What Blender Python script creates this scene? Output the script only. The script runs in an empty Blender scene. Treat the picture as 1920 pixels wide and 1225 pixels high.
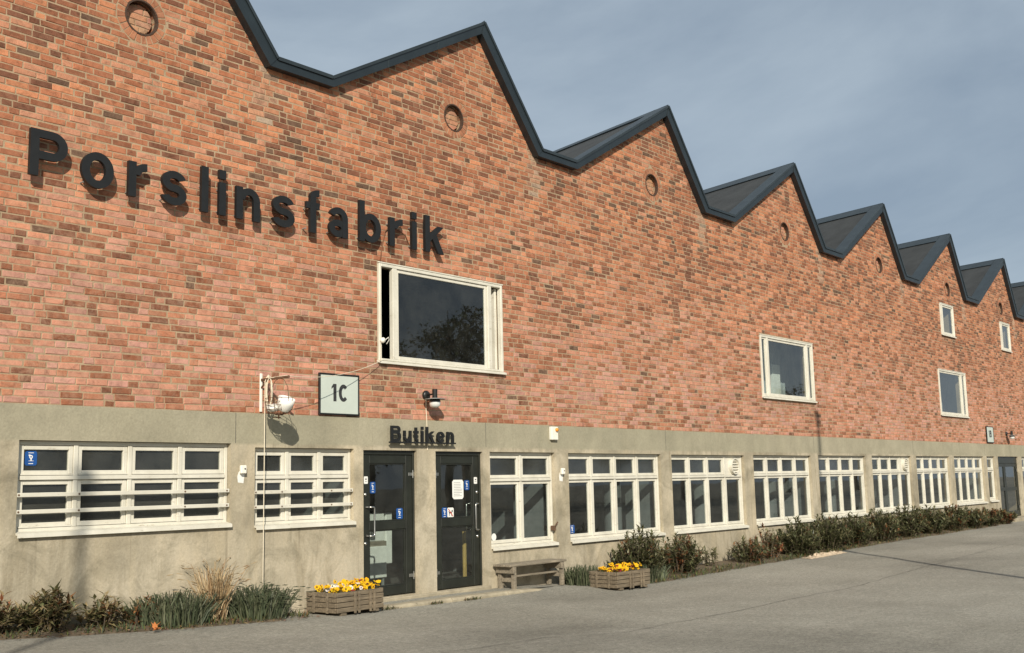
import bpy, math, random
from mathutils import Vector, Matrix, noise
sc = bpy.context.scene
COL = sc.collection
RAD = math.radians

# ------------------------------------------------------------------ camera
YAW, PITCH, ROLL, FPX = RAD(50.266), RAD(8.0525), RAD(-1.2785), 2090.79
CAM = Vector((0, -11.3, 1.68))
fwd = Vector((math.sin(YAW) * math.cos(PITCH), math.cos(YAW) * math.cos(PITCH), math.sin(PITCH)))
r0 = Vector((math.cos(YAW), -math.sin(YAW), 0)); u0 = r0.cross(fwd)
RIGHT = r0 * math.cos(ROLL) + u0 * math.sin(ROLL)
UP = u0 * math.cos(ROLL) - r0 * math.sin(ROLL)
cd = bpy.data.cameras.new('camera'); cam = bpy.data.objects.new('camera', cd); COL.objects.link(cam)
cd.sensor_width = 36; cd.lens = FPX / 1920 * 36; cd.clip_end = 2000; cd.clip_start = 0.05
m = Matrix((RIGHT, UP, -fwd)).transposed().to_4x4(); m.translation = CAM
cam.matrix_world = m
sc.camera = cam

# ------------------------------------------------------------------ light
SUND = Vector((0.93, 1.0, -0.76)).normalized()          # direction the light travels
elev = math.asin(-SUND.z); azim = math.atan2(-SUND.x, -SUND.y)
sd = bpy.data.lights.new('sun', 'SUN'); sun = bpy.data.objects.new('sun', sd); COL.objects.link(sun)
sd.energy = 3.9; sd.angle = RAD(0.55); sd.color = (1.0, 0.925, 0.80)
sun.rotation_euler = SUND.to_track_quat('-Z', 'Y').to_euler(); sun.location = (-20, -40, 40)

w = bpy.data.worlds.new('World'); sc.world = w; w.use_nodes = True
nt = w.node_tree; nt.nodes.clear()
def N(t, typ, **kw):
    n = t.nodes.new(typ)
    for k, v in kw.items(): setattr(n, k, v)
    return n
out = N(nt, 'ShaderNodeOutputWorld'); bg = N(nt, 'ShaderNodeBackground'); bg.inputs[1].default_value = 0.1
sky = N(nt, 'ShaderNodeTexSky', sky_type='NISHITA', sun_disc=False)
sky.sun_elevation = elev; sky.sun_rotation = azim; sky.air_density = 1.0; sky.dust_density = 1.5; sky.ozone_density = 2.0
tc = N(nt, 'ShaderNodeTexCoord'); mp = N(nt, 'ShaderNodeMapping'); mp.inputs['Scale'].default_value = (1.5, 1.5, 3.6)
mp.inputs['Location'].default_value = (0.0, 0.0, 0.0); mp.inputs['Rotation'].default_value = (0.10, -0.22, 0)
n1 = N(nt, 'ShaderNodeTexNoise'); n1.inputs['Scale'].default_value = 1.25; n1.inputs['Detail'].default_value = 7; n1.inputs['Roughness'].default_value = 0.56
n1.inputs['Distortion'].default_value = 0.35
rp = N(nt, 'ShaderNodeValToRGB')
rp.color_ramp.elements[0].position = 0.36; rp.color_ramp.elements[0].color = (2.05, 2.55, 3.1, 1)
rp.color_ramp.elements[1].position = 0.66; rp.color_ramp.elements[1].color = (3.7, 4.3, 4.75, 1)
mx = N(nt, 'ShaderNodeMix', data_type='RGBA'); mx.inputs[0].default_value = 0.86
L = nt.links.new
L(tc.outputs['Generated'], mp.inputs['Vector']); L(mp.outputs[0], n1.inputs['Vector']); L(n1.outputs['Fac'], rp.inputs[0])
L(sky.outputs[0], mx.inputs[6]); L(rp.outputs[0], mx.inputs[7]); L(mx.outputs[2], bg.inputs[0]); L(bg.outputs[0], out.inputs[0])

vs = sc.view_settings; vs.view_transform = 'Standard'; vs.look = 'None'; vs.gamma = 1; vs.use_curve_mapping = False
vs.exposure = 0.42

# ------------------------------------------------------------------ materials
MATS = {}
def new_mat(name):
    mt = bpy.data.materials.new(name); mt.use_nodes = True
    t = mt.node_tree; b = t.nodes['Principled BSDF']
    MATS[name] = mt
    return mt, t, b
def noise_node(t, scale, detail=4, rough=0.55, vec=None, dist=0.0):
    n = N(t, 'ShaderNodeTexNoise'); n.inputs['Scale'].default_value = scale; n.inputs['Detail'].default_value = detail
    n.inputs['Roughness'].default_value = rough; n.inputs['Distortion'].default_value = dist
    if vec is not None: t.links.new(vec, n.inputs['Vector'])
    return n.outputs['Fac']
def ramp(t, fac, stops):
    r = N(t, 'ShaderNodeValToRGB'); e = r.color_ramp.elements
    while len(e) < len(stops): e.new(0.5)
    for k, (p, c) in enumerate(stops):
        e[k].position = p; e[k].color = c if len(c) == 4 else (*c, 1)
    t.links.new(fac, r.inputs[0]); return r.outputs[0]
def mix(t, a, b, fac, mode='MIX'):
    x = N(t, 'ShaderNodeMix', data_type='RGBA', blend_type=mode)
    for s, v in ((6, a), (7, b)):
        if hasattr(v, 'is_output'): t.links.new(v, x.inputs[s])
        else: x.inputs[s].default_value = v if len(v) == 4 else (*v, 1)
    if hasattr(fac, 'is_output'): t.links.new(fac, x.inputs[0])
    else: x.inputs[0].default_value = fac
    return x.outputs[2]
def bump(t, b, h, strength, dist):
    n = N(t, 'ShaderNodeBump'); n.inputs['Strength'].default_value = strength; n.inputs['Distance'].default_value = dist
    t.links.new(h, n.inputs['Height']); t.links.new(n.outputs[0], b.inputs['Normal'])
def objvec(t, scale=(1, 1, 1), rot=(0, 0, 0)):
    c = N(t, 'ShaderNodeTexCoord'); p = N(t, 'ShaderNodeMapping'); p.inputs['Scale'].default_value = scale; p.inputs['Rotation'].default_value = rot
    t.links.new(c.outputs['Object'], p.inputs['Vector']); return p.outputs[0]
G3 = lambda v: (v, v, v)

def plain(name, col, rough=0.6, metal=0.0, var=0.12, scale=8, bmp=0.0, spec=None):
    mt, t, b = new_mat(name); v = objvec(t)
    f = noise_node(t, scale, 5, 0.6, v)
    lo = tuple(c * (1 - var) for c in col); hi = tuple(min(1, c * (1 + var)) for c in col)
    t.links.new(ramp(t, f, [(0.3, lo), (0.7, hi)]), b.inputs['Base Color'])
    b.inputs['Roughness'].default_value = rough; b.inputs['Metallic'].default_value = metal
    if spec is not None: b.inputs['Specular IOR Level'].default_value = spec
    if bmp: bump(t, b, noise_node(t, scale * 6, 3, 0.6, v), bmp, 0.01)
    return mt

def brick_material():
    mt, t, b = new_mat('brick'); v = objvec(t)
    a = N(t, 'ShaderNodeAttribute', attribute_name='Col')
    mott = noise_node(t, 9, 6, 0.7, v, 0.8)
    c = mix(t, a.outputs['Color'], ramp(t, mott, [(0.30, G3(0.42)), (0.46, G3(0.86)), (0.56, G3(1.04)), (0.75, G3(1.22))]), 0.85, 'MULTIPLY')
    fine = noise_node(t, 90, 3, 0.6, v)
    c = mix(t, c, ramp(t, fine, [(0.3, G3(0.78)), (0.7, G3(1.16))]), 0.55, 'MULTIPLY')
    eff = noise_node(t, 0.9, 5, 0.65, v)                      # pale bloom of salts in patches
    eff2 = noise_node(t, 12, 5, 0.75, v, 0.6)
    m1 = N(t, 'ShaderNodeMath', operation='MULTIPLY')
    t.links.new(ramp(t, eff, [(0.30, G3(0.22)), (0.70, G3(0.85))]), m1.inputs[0]); t.links.new(ramp(t, eff2, [(0.40, G3(0)), (0.70, G3(0.9))]), m1.inputs[1])
    sp = N(t, 'ShaderNodeSeparateXYZ'); t.links.new(v, sp.inputs[0])       # salts rise from the damp base, less of them higher up
    mr = N(t, 'ShaderNodeMapRange'); t.links.new(sp.outputs[2], mr.inputs[0])
    for q, val in zip((1, 2, 3, 4), (2.8, 6.0, 1.0, 0.35)): mr.inputs[q].default_value = val
    m2 = N(t, 'ShaderNodeMath', operation='MULTIPLY'); t.links.new(m1.outputs[0], m2.inputs[0]); t.links.new(mr.outputs[0], m2.inputs[1])
    c = mix(t, c, (0.48, 0.31, 0.21), m2.outputs[0])
    soot = noise_node(t, 0.5, 4, 0.6, v)
    c = mix(t, c, ramp(t, soot, [(0.35, G3(0.86)), (0.65, G3(1.06))]), 0.8, 'MULTIPLY')
    t.links.new(c, b.inputs['Base Color']); b.inputs['Roughness'].default_value = 0.9; b.inputs['Specular IOR Level'].default_value = 0.2
    bump(t, b, noise_node(t, 75, 4, 0.65, v), 0.55, 0.006)
brick_material()
def mortar_material():
    mt, t, b = new_mat('mortar'); v = objvec(t)
    c = ramp(t, noise_node(t, 2.2, 6, 0.65, v), [(0.3, (0.29, 0.205, 0.125)), (0.7, (0.42, 0.31, 0.195))])
    c = mix(t, c, ramp(t, noise_node(t, 60, 3, 0.6, v), [(0.3, G3(0.75)), (0.7, G3(1.2))]), 0.6, 'MULTIPLY')
    t.links.new(c, b.inputs['Base Color']); b.inputs['Roughness'].default_value = 0.95
    bump(t, b, noise_node(t, 60, 4, 0.6, v), 0.5, 0.008)
mortar_material()
def zmask(t, z, a, b):
    m_ = N(t, 'ShaderNodeMapRange'); m_.inputs[1].default_value = a; m_.inputs[2].default_value = b; m_.inputs[3].default_value = 0; m_.inputs[4].default_value = 0.8
    t.links.new(z, m_.inputs[0]); return m_.outputs[0]
def render_material():
    mt, t, b = new_mat('concrete'); v = objvec(t)
    c = ramp(t, noise_node(t, 0.9, 7, 0.62, v, 0.6), [(0.28, (0.20, 0.175, 0.124)), (0.46, (0.365, 0.32, 0.233)), (0.64, (0.485, 0.425, 0.315))])
    st = noise_node(t, 1.0, 6, 0.65, objvec(t, (2.3, 1, 0.35)), 0.8)
    c = mix(t, c, ramp(t, st, [(0.30, (0.58, 0.55, 0.48)), (0.46, G3(1.0)), (0.70, (1.16, 1.12, 1.05))]), 0.8, 'MULTIPLY')
    dr = noise_node(t, 1.0, 4, 0.6, objvec(t, (9, 1, 0.22)))                # drips and run-off marks
    c = mix(t, c, (0.17, 0.145, 0.10), ramp(t, dr, [(0.60, G3(0)), (0.70, G3(0.55))]))
    pl_ = noise_node(t, 0.45, 3, 0.5, v, 0.6)                              # lighter patched render
    c = mix(t, c, (0.47, 0.42, 0.32), ramp(t, pl_, [(0.57, G3(0)), (0.60, G3(0.35))]))
    gr = noise_node(t, 1.7, 6, 0.7, v, 1.0)
    c = mix(t, c, (0.22, 0.195, 0.135), ramp(t, gr, [(0.50, G3(0)), (0.66, G3(0.65))]))
    sp = N(t, 'ShaderNodeSeparateXYZ'); t.links.new(v, sp.inputs[0])       # the lintel beam is a greyer mix, cast in lengths
    vo = N(t, 'ShaderNodeTexVoronoi', voronoi_dimensions='1D'); vo.inputs['Scale'].default_value = 0.42; t.links.new(sp.outputs[0], vo.inputs['W'])
    bm = mix(t, (0.29, 0.275, 0.195), (0.36, 0.325, 0.235), vo.outputs['Color'])
    bm = mix(t, bm, ramp(t, noise_node(t, 1.3, 6, 0.65, v), [(0.3, G3(0.78)), (0.7, G3(1.15))]), 0.9, 'MULTIPLY')
    c = mix(t, c, bm, ramp(t, sp.outputs[2], [(0.0, G3(0)), (0.999, G3(0)), (1.0, G3(0.0))]) if False else zmask(t, sp.outputs[2], 2.12, 2.16))
    c = mix(t, c, ramp(t, noise_node(t, 45, 4, 0.65, v), [(0.3, G3(0.80)), (0.7, G3(1.15))]), 0.6, 'MULTIPLY')
    t.links.new(c, b.inputs['Base Color']); b.inputs['Roughness'].default_value = 0.92; b.inputs['Specular IOR Level'].default_value = 0.2
    bump(t, b, noise_node(t, 38, 6, 0.7, v), 0.45, 0.012)
render_material()
def white_paint():
    mt, t, b = new_mat('white_paint'); v = objvec(t)
    c = ramp(t, noise_node(t, 3, 5, 0.6, v), [(0.3, (0.58, 0.55, 0.455)), (0.65, (0.70, 0.67, 0.57))])
    d = noise_node(t, 9, 6, 0.7, objvec(t, (1, 1, 4)))
    c = mix(t, c, (0.28, 0.23, 0.15), ramp(t, d, [(0.61, G3(0)), (0.70, G3(0.75))]))
    c = mix(t, c, ramp(t, noise_node(t, 1.2, 4, 0.6, objvec(t, (6, 1, 1))), [(0.3, G3(0.88)), (0.7, G3(1.02))]), 0.8, 'MULTIPLY')
    t.links.new(c, b.inputs['Base Color']); b.inputs['Roughness'].default_value = 0.55
    bump(t, b, noise_node(t, 30, 4, 0.6, objvec(t, (1, 1, 5))), 0.2, 0.004)
white_paint()
def asphalt_material():
    mt, t, b = new_mat('asphalt'); v = objvec(t)
    c = ramp(t, noise_node(t, 0.35, 6, 0.6, v, 0.5), [(0.3, (0.235, 0.222, 0.184)), (0.55, (0.29, 0.275, 0.23)), (0.75, (0.33, 0.313, 0.265))])
    c = mix(t, c, ramp(t, noise_node(t, 1.0, 5, 0.6, objvec(t, (0.25, 1.6, 1), (0, 0, 0.1))), [(0.35, G3(0.92)), (0.65, G3(1.05))]), 0.7, 'MULTIPLY')
    g = noise_node(t, 85, 4, 0.85, v)
    c = mix(t, c, ramp(t, g, [(0.28, G3(0.52)), (0.5, G3(1.0)), (0.75, G3(1.45))]), 0.8, 'MULTIPLY')
    g2 = noise_node(t, 30, 4, 0.8, v)
    c = mix(t, c, ramp(t, g2, [(0.32, G3(0.55)), (0.5, G3(1.0)), (0.68, G3(1.4))]), 0.8, 'MULTIPLY')
    c = mix(t, c, ramp(t, noise_node(t, 11, 5, 0.8, v), [(0.35, G3(0.8)), (0.65, G3(1.15))]), 0.8, 'MULTIPLY')
    c = mix(t, c, ramp(t, noise_node(t, 0.13, 5, 0.6, v, 1.5), [(0.38, G3(0.80)), (0.5, G3(1.0)), (0.62, G3(1.06))]), 0.9, 'MULTIPLY')
    c = mix(t, c, (0.13, 0.12, 0.10), ramp(t, noise_node(t, 2.2, 5, 0.7, v, 1.0), [(0.66, G3(0)), (0.74, G3(0.45))]))
    sp = N(t, 'ShaderNodeTexVoronoi'); sp.inputs['Scale'].default_value = 3.5; t.links.new(v, sp.inputs['Vector'])
    c = mix(t, c, (0.10, 0.095, 0.08), ramp(t, sp.outputs['Distance'], [(0.02, G3(0.8)), (0.05, G3(0))]))
    t.links.new(c, b.inputs['Base Color']); b.inputs['Roughness'].default_value = 0.93; b.inputs['Specular IOR Level'].default_value = 0.15
    bump(t, b, g, 0.6, 0.012)
asphalt_material()
def wood_material(name, a, bcol):
    mt, t, b = new_mat(name)
    f = noise_node(t, 1.0, 6, 0.65, objvec(t, (3, 40, 40)), 0.6)
    c = ramp(t, f, [(0.3, a), (0.7, bcol)])
    c = mix(t, c, ramp(t, noise_node(t, 5, 4, 0.6, objvec(t)), [(0.3, G3(0.7)), (0.7, G3(1.15))]), 0.8, 'MULTIPLY')
    t.links.new(c, b.inputs['Base Color']); b.inputs['Roughness'].default_value = 0.85
    bump(t, b, f, 0.5, 0.006)
wood_material('old_wood', (0.085, 0.066, 0.042), (0.235, 0.185, 0.122))
wood_material('grey_wood', (0.13, 0.11, 0.08), (0.32, 0.27, 0.195))
plain('fascia_metal', (0.014, 0.021, 0.025), 0.42, 0.0, 0.25, 3)
plain('flashing_metal', (0.020, 0.028, 0.032), 0.45, 0.0, 0.25, 4)
plain('roof_felt', (0.030, 0.032, 0.032), 0.85, 0.0, 0.3, 2, 0.3)
plain('sign_black', (0.0075, 0.008, 0.008), 0.55, 0.0, 0.3, 10)
plain('door_paint', (0.017, 0.019, 0.014), 0.38, 0.0, 0.25, 6)
plain('lamp_black', (0.010, 0.010, 0.009), 0.4, 0.0, 0.2, 12)
plain('steel', (0.55, 0.54, 0.50), 0.3, 1.0, 0.1, 20)
plain('grey_metal', (0.30, 0.31, 0.29), 0.5, 0.3, 0.2, 6)
plain('sign_face', (0.50, 0.55, 0.49), 0.45, 0.0, 0.05, 3)
plain('porcelain', (0.80, 0.79, 0.73), 0.25, 0.0, 0.05, 6)
plain('blue_line', (0.05, 0.10, 0.35), 0.3)
plain('rust', (0.11, 0.06, 0.032), 0.8, 0.0, 0.3, 15, 0.3)
plain('dark_rim', (0.055, 0.030, 0.018), 0.8, 0.0, 0.4, 25, 0.3)
plain('rope', (0.70, 0.62, 0.47), 0.8, 0.0, 0.1, 40)
plain('white_plastic', (0.78, 0.75, 0.66), 0.45, 0.0, 0.05, 5)
plain('amber', (0.75, 0.28, 0.03), 0.3)
plain('sticker_blue', (0.013, 0.075, 0.27), 0.35, 0.0, 0.1, 8)
plain('sticker_white', (0.78, 0.77, 0.72), 0.5, 0.0, 0.04, 8)
plain('sticker_red', (0.5, 0.06, 0.03), 0.5)
plain('ink', (0.03, 0.03, 0.03), 0.6)
plain('soil', (0.115, 0.085, 0.052), 0.95, 0.0, 0.45, 9, 0.8)
plain('kerb_stone', (0.33, 0.285, 0.20), 0.92, 0.0, 0.25, 5, 0.6)
plain('seam', (0.085, 0.08, 0.066), 0.9, 0.0, 0.3, 20)
plain('room_wall', (0.16, 0.165, 0.165), 0.9)
plain('room_floor', (0.07, 0.066, 0.058), 0.7)
plain('cabinet', (0.75, 0.74, 0.68), 0.5)
plain('curtain', (0.42, 0.45, 0.45), 0.9)
plain('yellow_wood', (0.50, 0.33, 0.10), 0.6)
plain('paper_bag', (0.44, 0.35, 0.245), 0.8, 0.0, 0.25, 9)
plain('dry_leaf', (0.55, 0.20, 0.06), 0.7, 0.0, 0.3, 20)
plain('bark', (0.10, 0.075, 0.05), 0.9, 0.0, 0.35, 8, 0.6)
plain('car_paint', (0.62, 0.62, 0.60), 0.25, 0.0, 0.03, 3)
plain('rubber', (0.02, 0.02, 0.02), 0.8)
plain('brown_cable', (0.20, 0.085, 0.04), 0.7)
def attr_mat(name, rough, var=0.3, trans=0.0, spec=0.4):
    mt, t, b = new_mat(name); v = objvec(t)
    a = N(t, 'ShaderNodeAttribute', attribute_name='Col')
    c = mix(t, a.outputs['Color'], ramp(t, noise_node(t, 18, 3, 0.6, v), [(0.3, G3(1 - var)), (0.7, G3(1 + var))]), 0.8, 'MULTIPLY')
    t.links.new(c, b.inputs['Base Color']); b.inputs['Roughness'].default_value = rough; b.inputs['Specular IOR Level'].default_value = spec
    if trans:
        tr = N(t, 'ShaderNodeBsdfTranslucent'); t.links.new(c, tr.inputs[0]); ms = N(t, 'ShaderNodeMixShader'); ms.inputs[0].default_value = trans
        t.links.new(b.outputs[0], ms.inputs[1]); t.links.new(tr.outputs[0], ms.inputs[2]); t.links.new(ms.outputs[0], t.nodes['Material Output'].inputs[0])
attr_mat('leaf', 0.42, 0.25, 0.2, 0.5); attr_mat('blade', 0.55, 0.25, 0.2, 0.3); attr_mat('petal', 0.7, 0.1, 0.25, 0.2)
def glass_material(name, tint, gain, rough, dust, dustcol=(0.40, 0.39, 0.34)):
    mt = bpy.data.materials.new(name); mt.use_nodes = True; t = mt.node_tree; t.nodes.clear(); MATS[name] = mt
    o = N(t, 'ShaderNodeOutputMaterial'); tr = N(t, 'ShaderNodeBsdfTransparent'); tr.inputs[0].default_value = (*tint, 1)
    gl = N(t, 'ShaderNodeBsdfGlossy'); gl.inputs['Roughness'].default_value = rough; gl.inputs['Color'].default_value = (0.92, 0.95, 0.97, 1)
    fr = N(t, 'ShaderNodeFresnel'); fr.inputs[0].default_value = 1.5; ge = N(t, 'ShaderNodeNewGeometry')
    fs = N(t, 'ShaderNodeMath', operation='SUBTRACT'); fs.inputs[0].default_value = 1.0; t.links.new(ge.outputs['Backfacing'], fs.inputs[1])
    ma = N(t, 'ShaderNodeMath', operation='MULTIPLY'); ma.inputs[1].default_value = gain; ma.use_clamp = True
    mb = N(t, 'ShaderNodeMath', operation='MULTIPLY'); t.links.new(fs.outputs[0], mb.inputs[1])
    nb = N(t, 'ShaderNodeBump'); nb.inputs['Strength'].default_value = 0.06; nb.inputs['Distance'].default_value = 0.01
    t.links.new(noise_node(t, 1.6, 2, 0.5, objvec(t)), nb.inputs['Height']); t.links.new(nb.outputs[0], gl.inputs['Normal'])
    di = N(t, 'ShaderNodeBsdfDiffuse'); di.inputs[0].default_value = (*dustcol, 1)                     # dust on the pane
    md = N(t, 'ShaderNodeMixShader'); t.links.new(ramp(t, noise_node(t, 2.5, 5, 0.65, objvec(t)), [(0.35, G3(dust[0])), (0.75, G3(dust[1]))]), md.inputs[0])
    ms = N(t, 'ShaderNodeMixShader')
    t.links.new(fr.outputs[0], ma.inputs[0]); t.links.new(ma.outputs[0], mb.inputs[0]); t.links.new(mb.outputs[0], ms.inputs[0]); t.links.new(tr.outputs[0], md.inputs[1]); t.links.new(di.outputs[0], md.inputs[2])
    t.links.new(md.outputs[0], ms.inputs[1]); t.links.new(gl.outputs[0], ms.inputs[2]); t.links.new(ms.outputs[0], o.inputs[0])
glass_material('glass', (0.86, 0.90, 0.89), 1.5, 0.012, (0.006, 0.035))
glass_material('dusty_glass', (0.75, 0.79, 0.77), 1.5, 0.06, (0.035, 0.09))
def frosted():
    mt, t, b = new_mat('frosted'); b.inputs['Base Color'].default_value = (0.8, 0.82, 0.78, 1); b.inputs['Roughness'].default_value = 0.35
    b.inputs['Transmission Weight'].default_value = 0.25
frosted()

# ------------------------------------------------------------------ mesh helpers
ORG = {}
class MB:
    def __init__(s): s.v = []; s.f = []; s.c = []; s.col = None
    def add(s, vs, fs):
        o = len(s.v); s.v += [tuple(p) for p in vs]; s.f += [tuple(i + o for i in f) for f in fs]
        if s.col is not None: s.c += [s.col] * len(vs)
        return s
    def quad(s, a, b, c, d): return s.add([a, b, c, d], [(0, 1, 2, 3)])
    def box(s, x0, x1, y0, y1, z0, z1, ch=0.0):
        if x0 > x1: x0, x1 = x1, x0
        if y0 > y1: y0, y1 = y1, y0
        if z0 > z1: z0, z1 = z1, z0
        if not ch:
            v = [(x, y, z) for x in (x0, x1) for y in (y0, y1) for z in (z0, z1)]
            return s.add(v, [(0, 1, 3, 2), (4, 6, 7, 5), (0, 4, 5, 1), (2, 3, 7, 6), (0, 2, 6, 4), (1, 5, 7, 3)])
        ch = min(ch, (x1 - x0) * .45, (y1 - y0) * .45, (z1 - z0) * .45)
        v = []; idx = {}
        for i in (0, 1):
            for j in (0, 1):
                for k in (0, 1):
                    X, Y, Z = (x0, x1)[i], (y0, y1)[j], (z0, z1)[k]
                    dx, dy, dz = ch * (1 - 2 * i), ch * (1 - 2 * j), ch * (1 - 2 * k)
                    idx[i, j, k, 0] = len(v); v.append((X, Y + dy, Z + dz))
                    idx[i, j, k, 1] = len(v); v.append((X + dx, Y, Z + dz))
                    idx[i, j, k, 2] = len(v); v.append((X + dx, Y + dy, Z))
        f = []
        for i in (0, 1):
            q = [idx[i, 0, 0, 0], idx[i, 0, 1, 0], idx[i, 1, 1, 0], idx[i, 1, 0, 0]]; f.append(q if i == 0 else q[::-1])
            q = [idx[0, i, 0, 1], idx[1, i, 0, 1], idx[1, i, 1, 1], idx[0, i, 1, 1]]; f.append(q if i == 0 else q[::-1])
            q = [idx[0, 0, i, 2], idx[0, 1, i, 2], idx[1, 1, i, 2], idx[1, 0, i, 2]]; f.append(q if i == 0 else q[::-1])
        for a in (0, 1):
            for b in (0, 1):
                f.append([idx[a, b, 0, 0], idx[a, b, 0, 1], idx[a, b, 1, 1], idx[a, b, 1, 0]])
                f.append([idx[a, 0, b, 0], idx[a, 0, b, 2], idx[a, 1, b, 2], idx[a, 1, b, 0]])
                f.append([idx[0, a, b, 1], idx[0, a, b, 2], idx[1, a, b, 2], idx[1, a, b, 1]])
        for i in (0, 1):
            for j in (0, 1):
                for k in (0, 1): f.append([idx[i, j, k, 0], idx[i, j, k, 1], idx[i, j, k, 2]])
        return s.add(v, f)
    def prism(s, poly, y0, y1, ax='y'):      # poly: list of (a,b); extruded along ax
        n = len(poly)
        def P(a, b, y): return (a, y, b) if ax == 'y' else ((y, a, b) if ax == 'x' else (a, b, y))
        v = [P(a, b, y0) for a, b in poly] + [P(a, b, y1) for a, b in poly]
        f = [tuple(range(n)), tuple(range(2 * n - 1, n - 1, -1))] + [(i, i + n, (i + 1) % n + n, (i + 1) % n) for i in range(n)]
        return s.add(v, f)
    def tube(s, pts, r, n=8, cap=True):
        pts = [Vector(p) for p in pts]; rs = r if isinstance(r, (list, tuple)) else [r] * len(pts)
        v = []; f = []; prev = None
        for i, p in enumerate(pts):
            d = (pts[min(i + 1, len(pts) - 1)] - pts[max(i - 1, 0)])
            d = d.normalized() if d.length > 1e-9 else Vector((0, 0, 1))
            if prev is None:
                a = d.cross(Vector((0, 0, 1)) if abs(d.z) < .9 else Vector((1, 0, 0))).normalized()
            else:
                a = (prev - d * prev.dot(d)); a = a.normalized() if a.length > 1e-6 else d.orthogonal().normalized()
            prev = a; b = d.cross(a)
            for k in range(n):
                t = 2 * math.pi * k / n; v.append(p + (a * math.cos(t) + b * math.sin(t)) * rs[i])
        for i in range(len(pts) - 1):
            for k in range(n):
                f.append((i * n + k, i * n + (k + 1) % n, (i + 1) * n + (k + 1) % n, (i + 1) * n + k))
        if cap: f.append(tuple(range(n))[::-1]); f.append(tuple(range((len(pts) - 1) * n, len(pts) * n)))
        return s.add(v, f)
    def lathe(s, prof, c, axis=(0, 0, 1), n=20):   # prof: (radius, height)
        ax = Vector(axis).normalized(); a = ax.orthogonal().normalized(); b = ax.cross(a); c = Vector(c); v = []; f = []
        for r, h in prof:
            for k in range(n):
                t = 2 * math.pi * k / n; v.append(c + ax * h + (a * math.cos(t) + b * math.sin(t)) * r)
        for i in range(len(prof) - 1):
            for k in range(n): f.append((i * n + k, i * n + (k + 1) % n, (i + 1) * n + (k + 1) % n, (i + 1) * n + k))
        return s.add(v, f)
    def build(s, name, mat, parent=None, smooth=False):
        o = ORG.get(parent, Vector((0, 0, 0)))
        me = bpy.data.meshes.new(name); me.from_pydata([(p[0] - o.x, p[1] - o.y, p[2] - o.z) for p in s.v], [], s.f); me.update()
        if s.c:
            at = me.color_attributes.new('Col', 'FLOAT_COLOR', 'POINT')
            at.data.foreach_set('color', [x for c in s.c for x in (c[0], c[1], c[2], 1.0)])
        if smooth: me.polygons.foreach_set('use_smooth', [True] * len(me.polygons))
        me.materials.append(MATS[mat])
        ob = bpy.data.objects.new(name, me); COL.objects.link(ob)
        if parent is not None: ob.parent = parent; ORG[ob] = o
        return ob
def tag(o, label=None, cat=None, group=None, kind=None):
    for k, v in (('label', label), ('category', cat), ('group', group), ('kind', kind)):
        if v: o[k] = v
    return o
def thing(name, loc, label, cat, group=None):
    o = bpy.data.objects.new(name, None); COL.objects.link(o); o.location = loc; o.empty_display_size = 0.2
    ORG[o] = Vector(loc); return tag(o, label, cat, group)
def px(p):
    q = Vector(p) - CAM; d = q.dot(fwd)
    return 960 + FPX * q.dot(RIGHT) / d, 612.5 - FPX * q.dot(UP) / d, d
def lerp_tab(tab, x):
    if x <= tab[0][0]: return tab[0][1]
    for (a, za), (b, zb) in zip(tab, tab[1:]):
        if x <= b: return za + (zb - za) * (x - a) / (b - a)
    return tab[-1][1]
def sstep(a, b, x):
    t = max(0, min(1, (x - a) / (b - a))); return t * t * (3 - 2 * t)

# ------------------------------------------------------------------ ground
GW = [(3, .42), (4, .40), (5.2, .335), (6, .28), (7, .22), (8, .18), (9, .155), (10.2, .115), (12, .10), (13, .10), (14.2, .095), (15.5, .04), (17, .01), (19, .02), (22, .05), (27.5, .11), (36, .14), (46, .17)]
GO = [(3, .40), (4, .38), (5.2, .32), (6, .265), (7, .21), (8, .175), (9, .145), (10.2, .085), (12, .06), (13.5, .03), (15, -.005), (17, -.015), (19, 0), (22, .03), (27.5, .10), (36, .12), (46, .15)]
def gz(x, y):
    t = sstep(0.3, 1.2, -y); z = lerp_tab(GW, x) * (1 - t) + lerp_tab(GO, x) * t
    z = z * (1 - 0.8 * sstep(3, 12, -y))
    if y > 0.05: z = z * (1 - sstep(0.05, 0.25, y)) - 0.2 * sstep(0.05, 0.25, y)
    if y > -20: z += 0.012 * noise.noise((x * .5, y * .7, 0))
    return z
xs = [-400, -200, -100, -60, -30, -15, -8, -4] + [-2 + .5 * i for i in range(104)] + [52, 56, 62, 70, 85, 110, 160, 260, 500]
ys = [-500, -300, -180, -110, -70, -45, -32, -24, -18, -15] + [-13 + .5 * i for i in range(23)] + [-1.6, -1.2, -.9, -.7, -.5, -.3, -.1, .05, .15, .3, 1, 10, 35, 60, 120, 300]
g = MB(); nx = len(xs)
g.v = [(x, y, gz(x, y)) for y in ys for x in xs]
g.f = [(j * nx + i, j * nx + i + 1, (j + 1) * nx + i + 1, (j + 1) * nx + i) for j in range(len(ys) - 1) for i in range(nx - 1)]
asphalt = tag(g.build('asphalt', 'asphalt', None, True), kind='structure')

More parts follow.
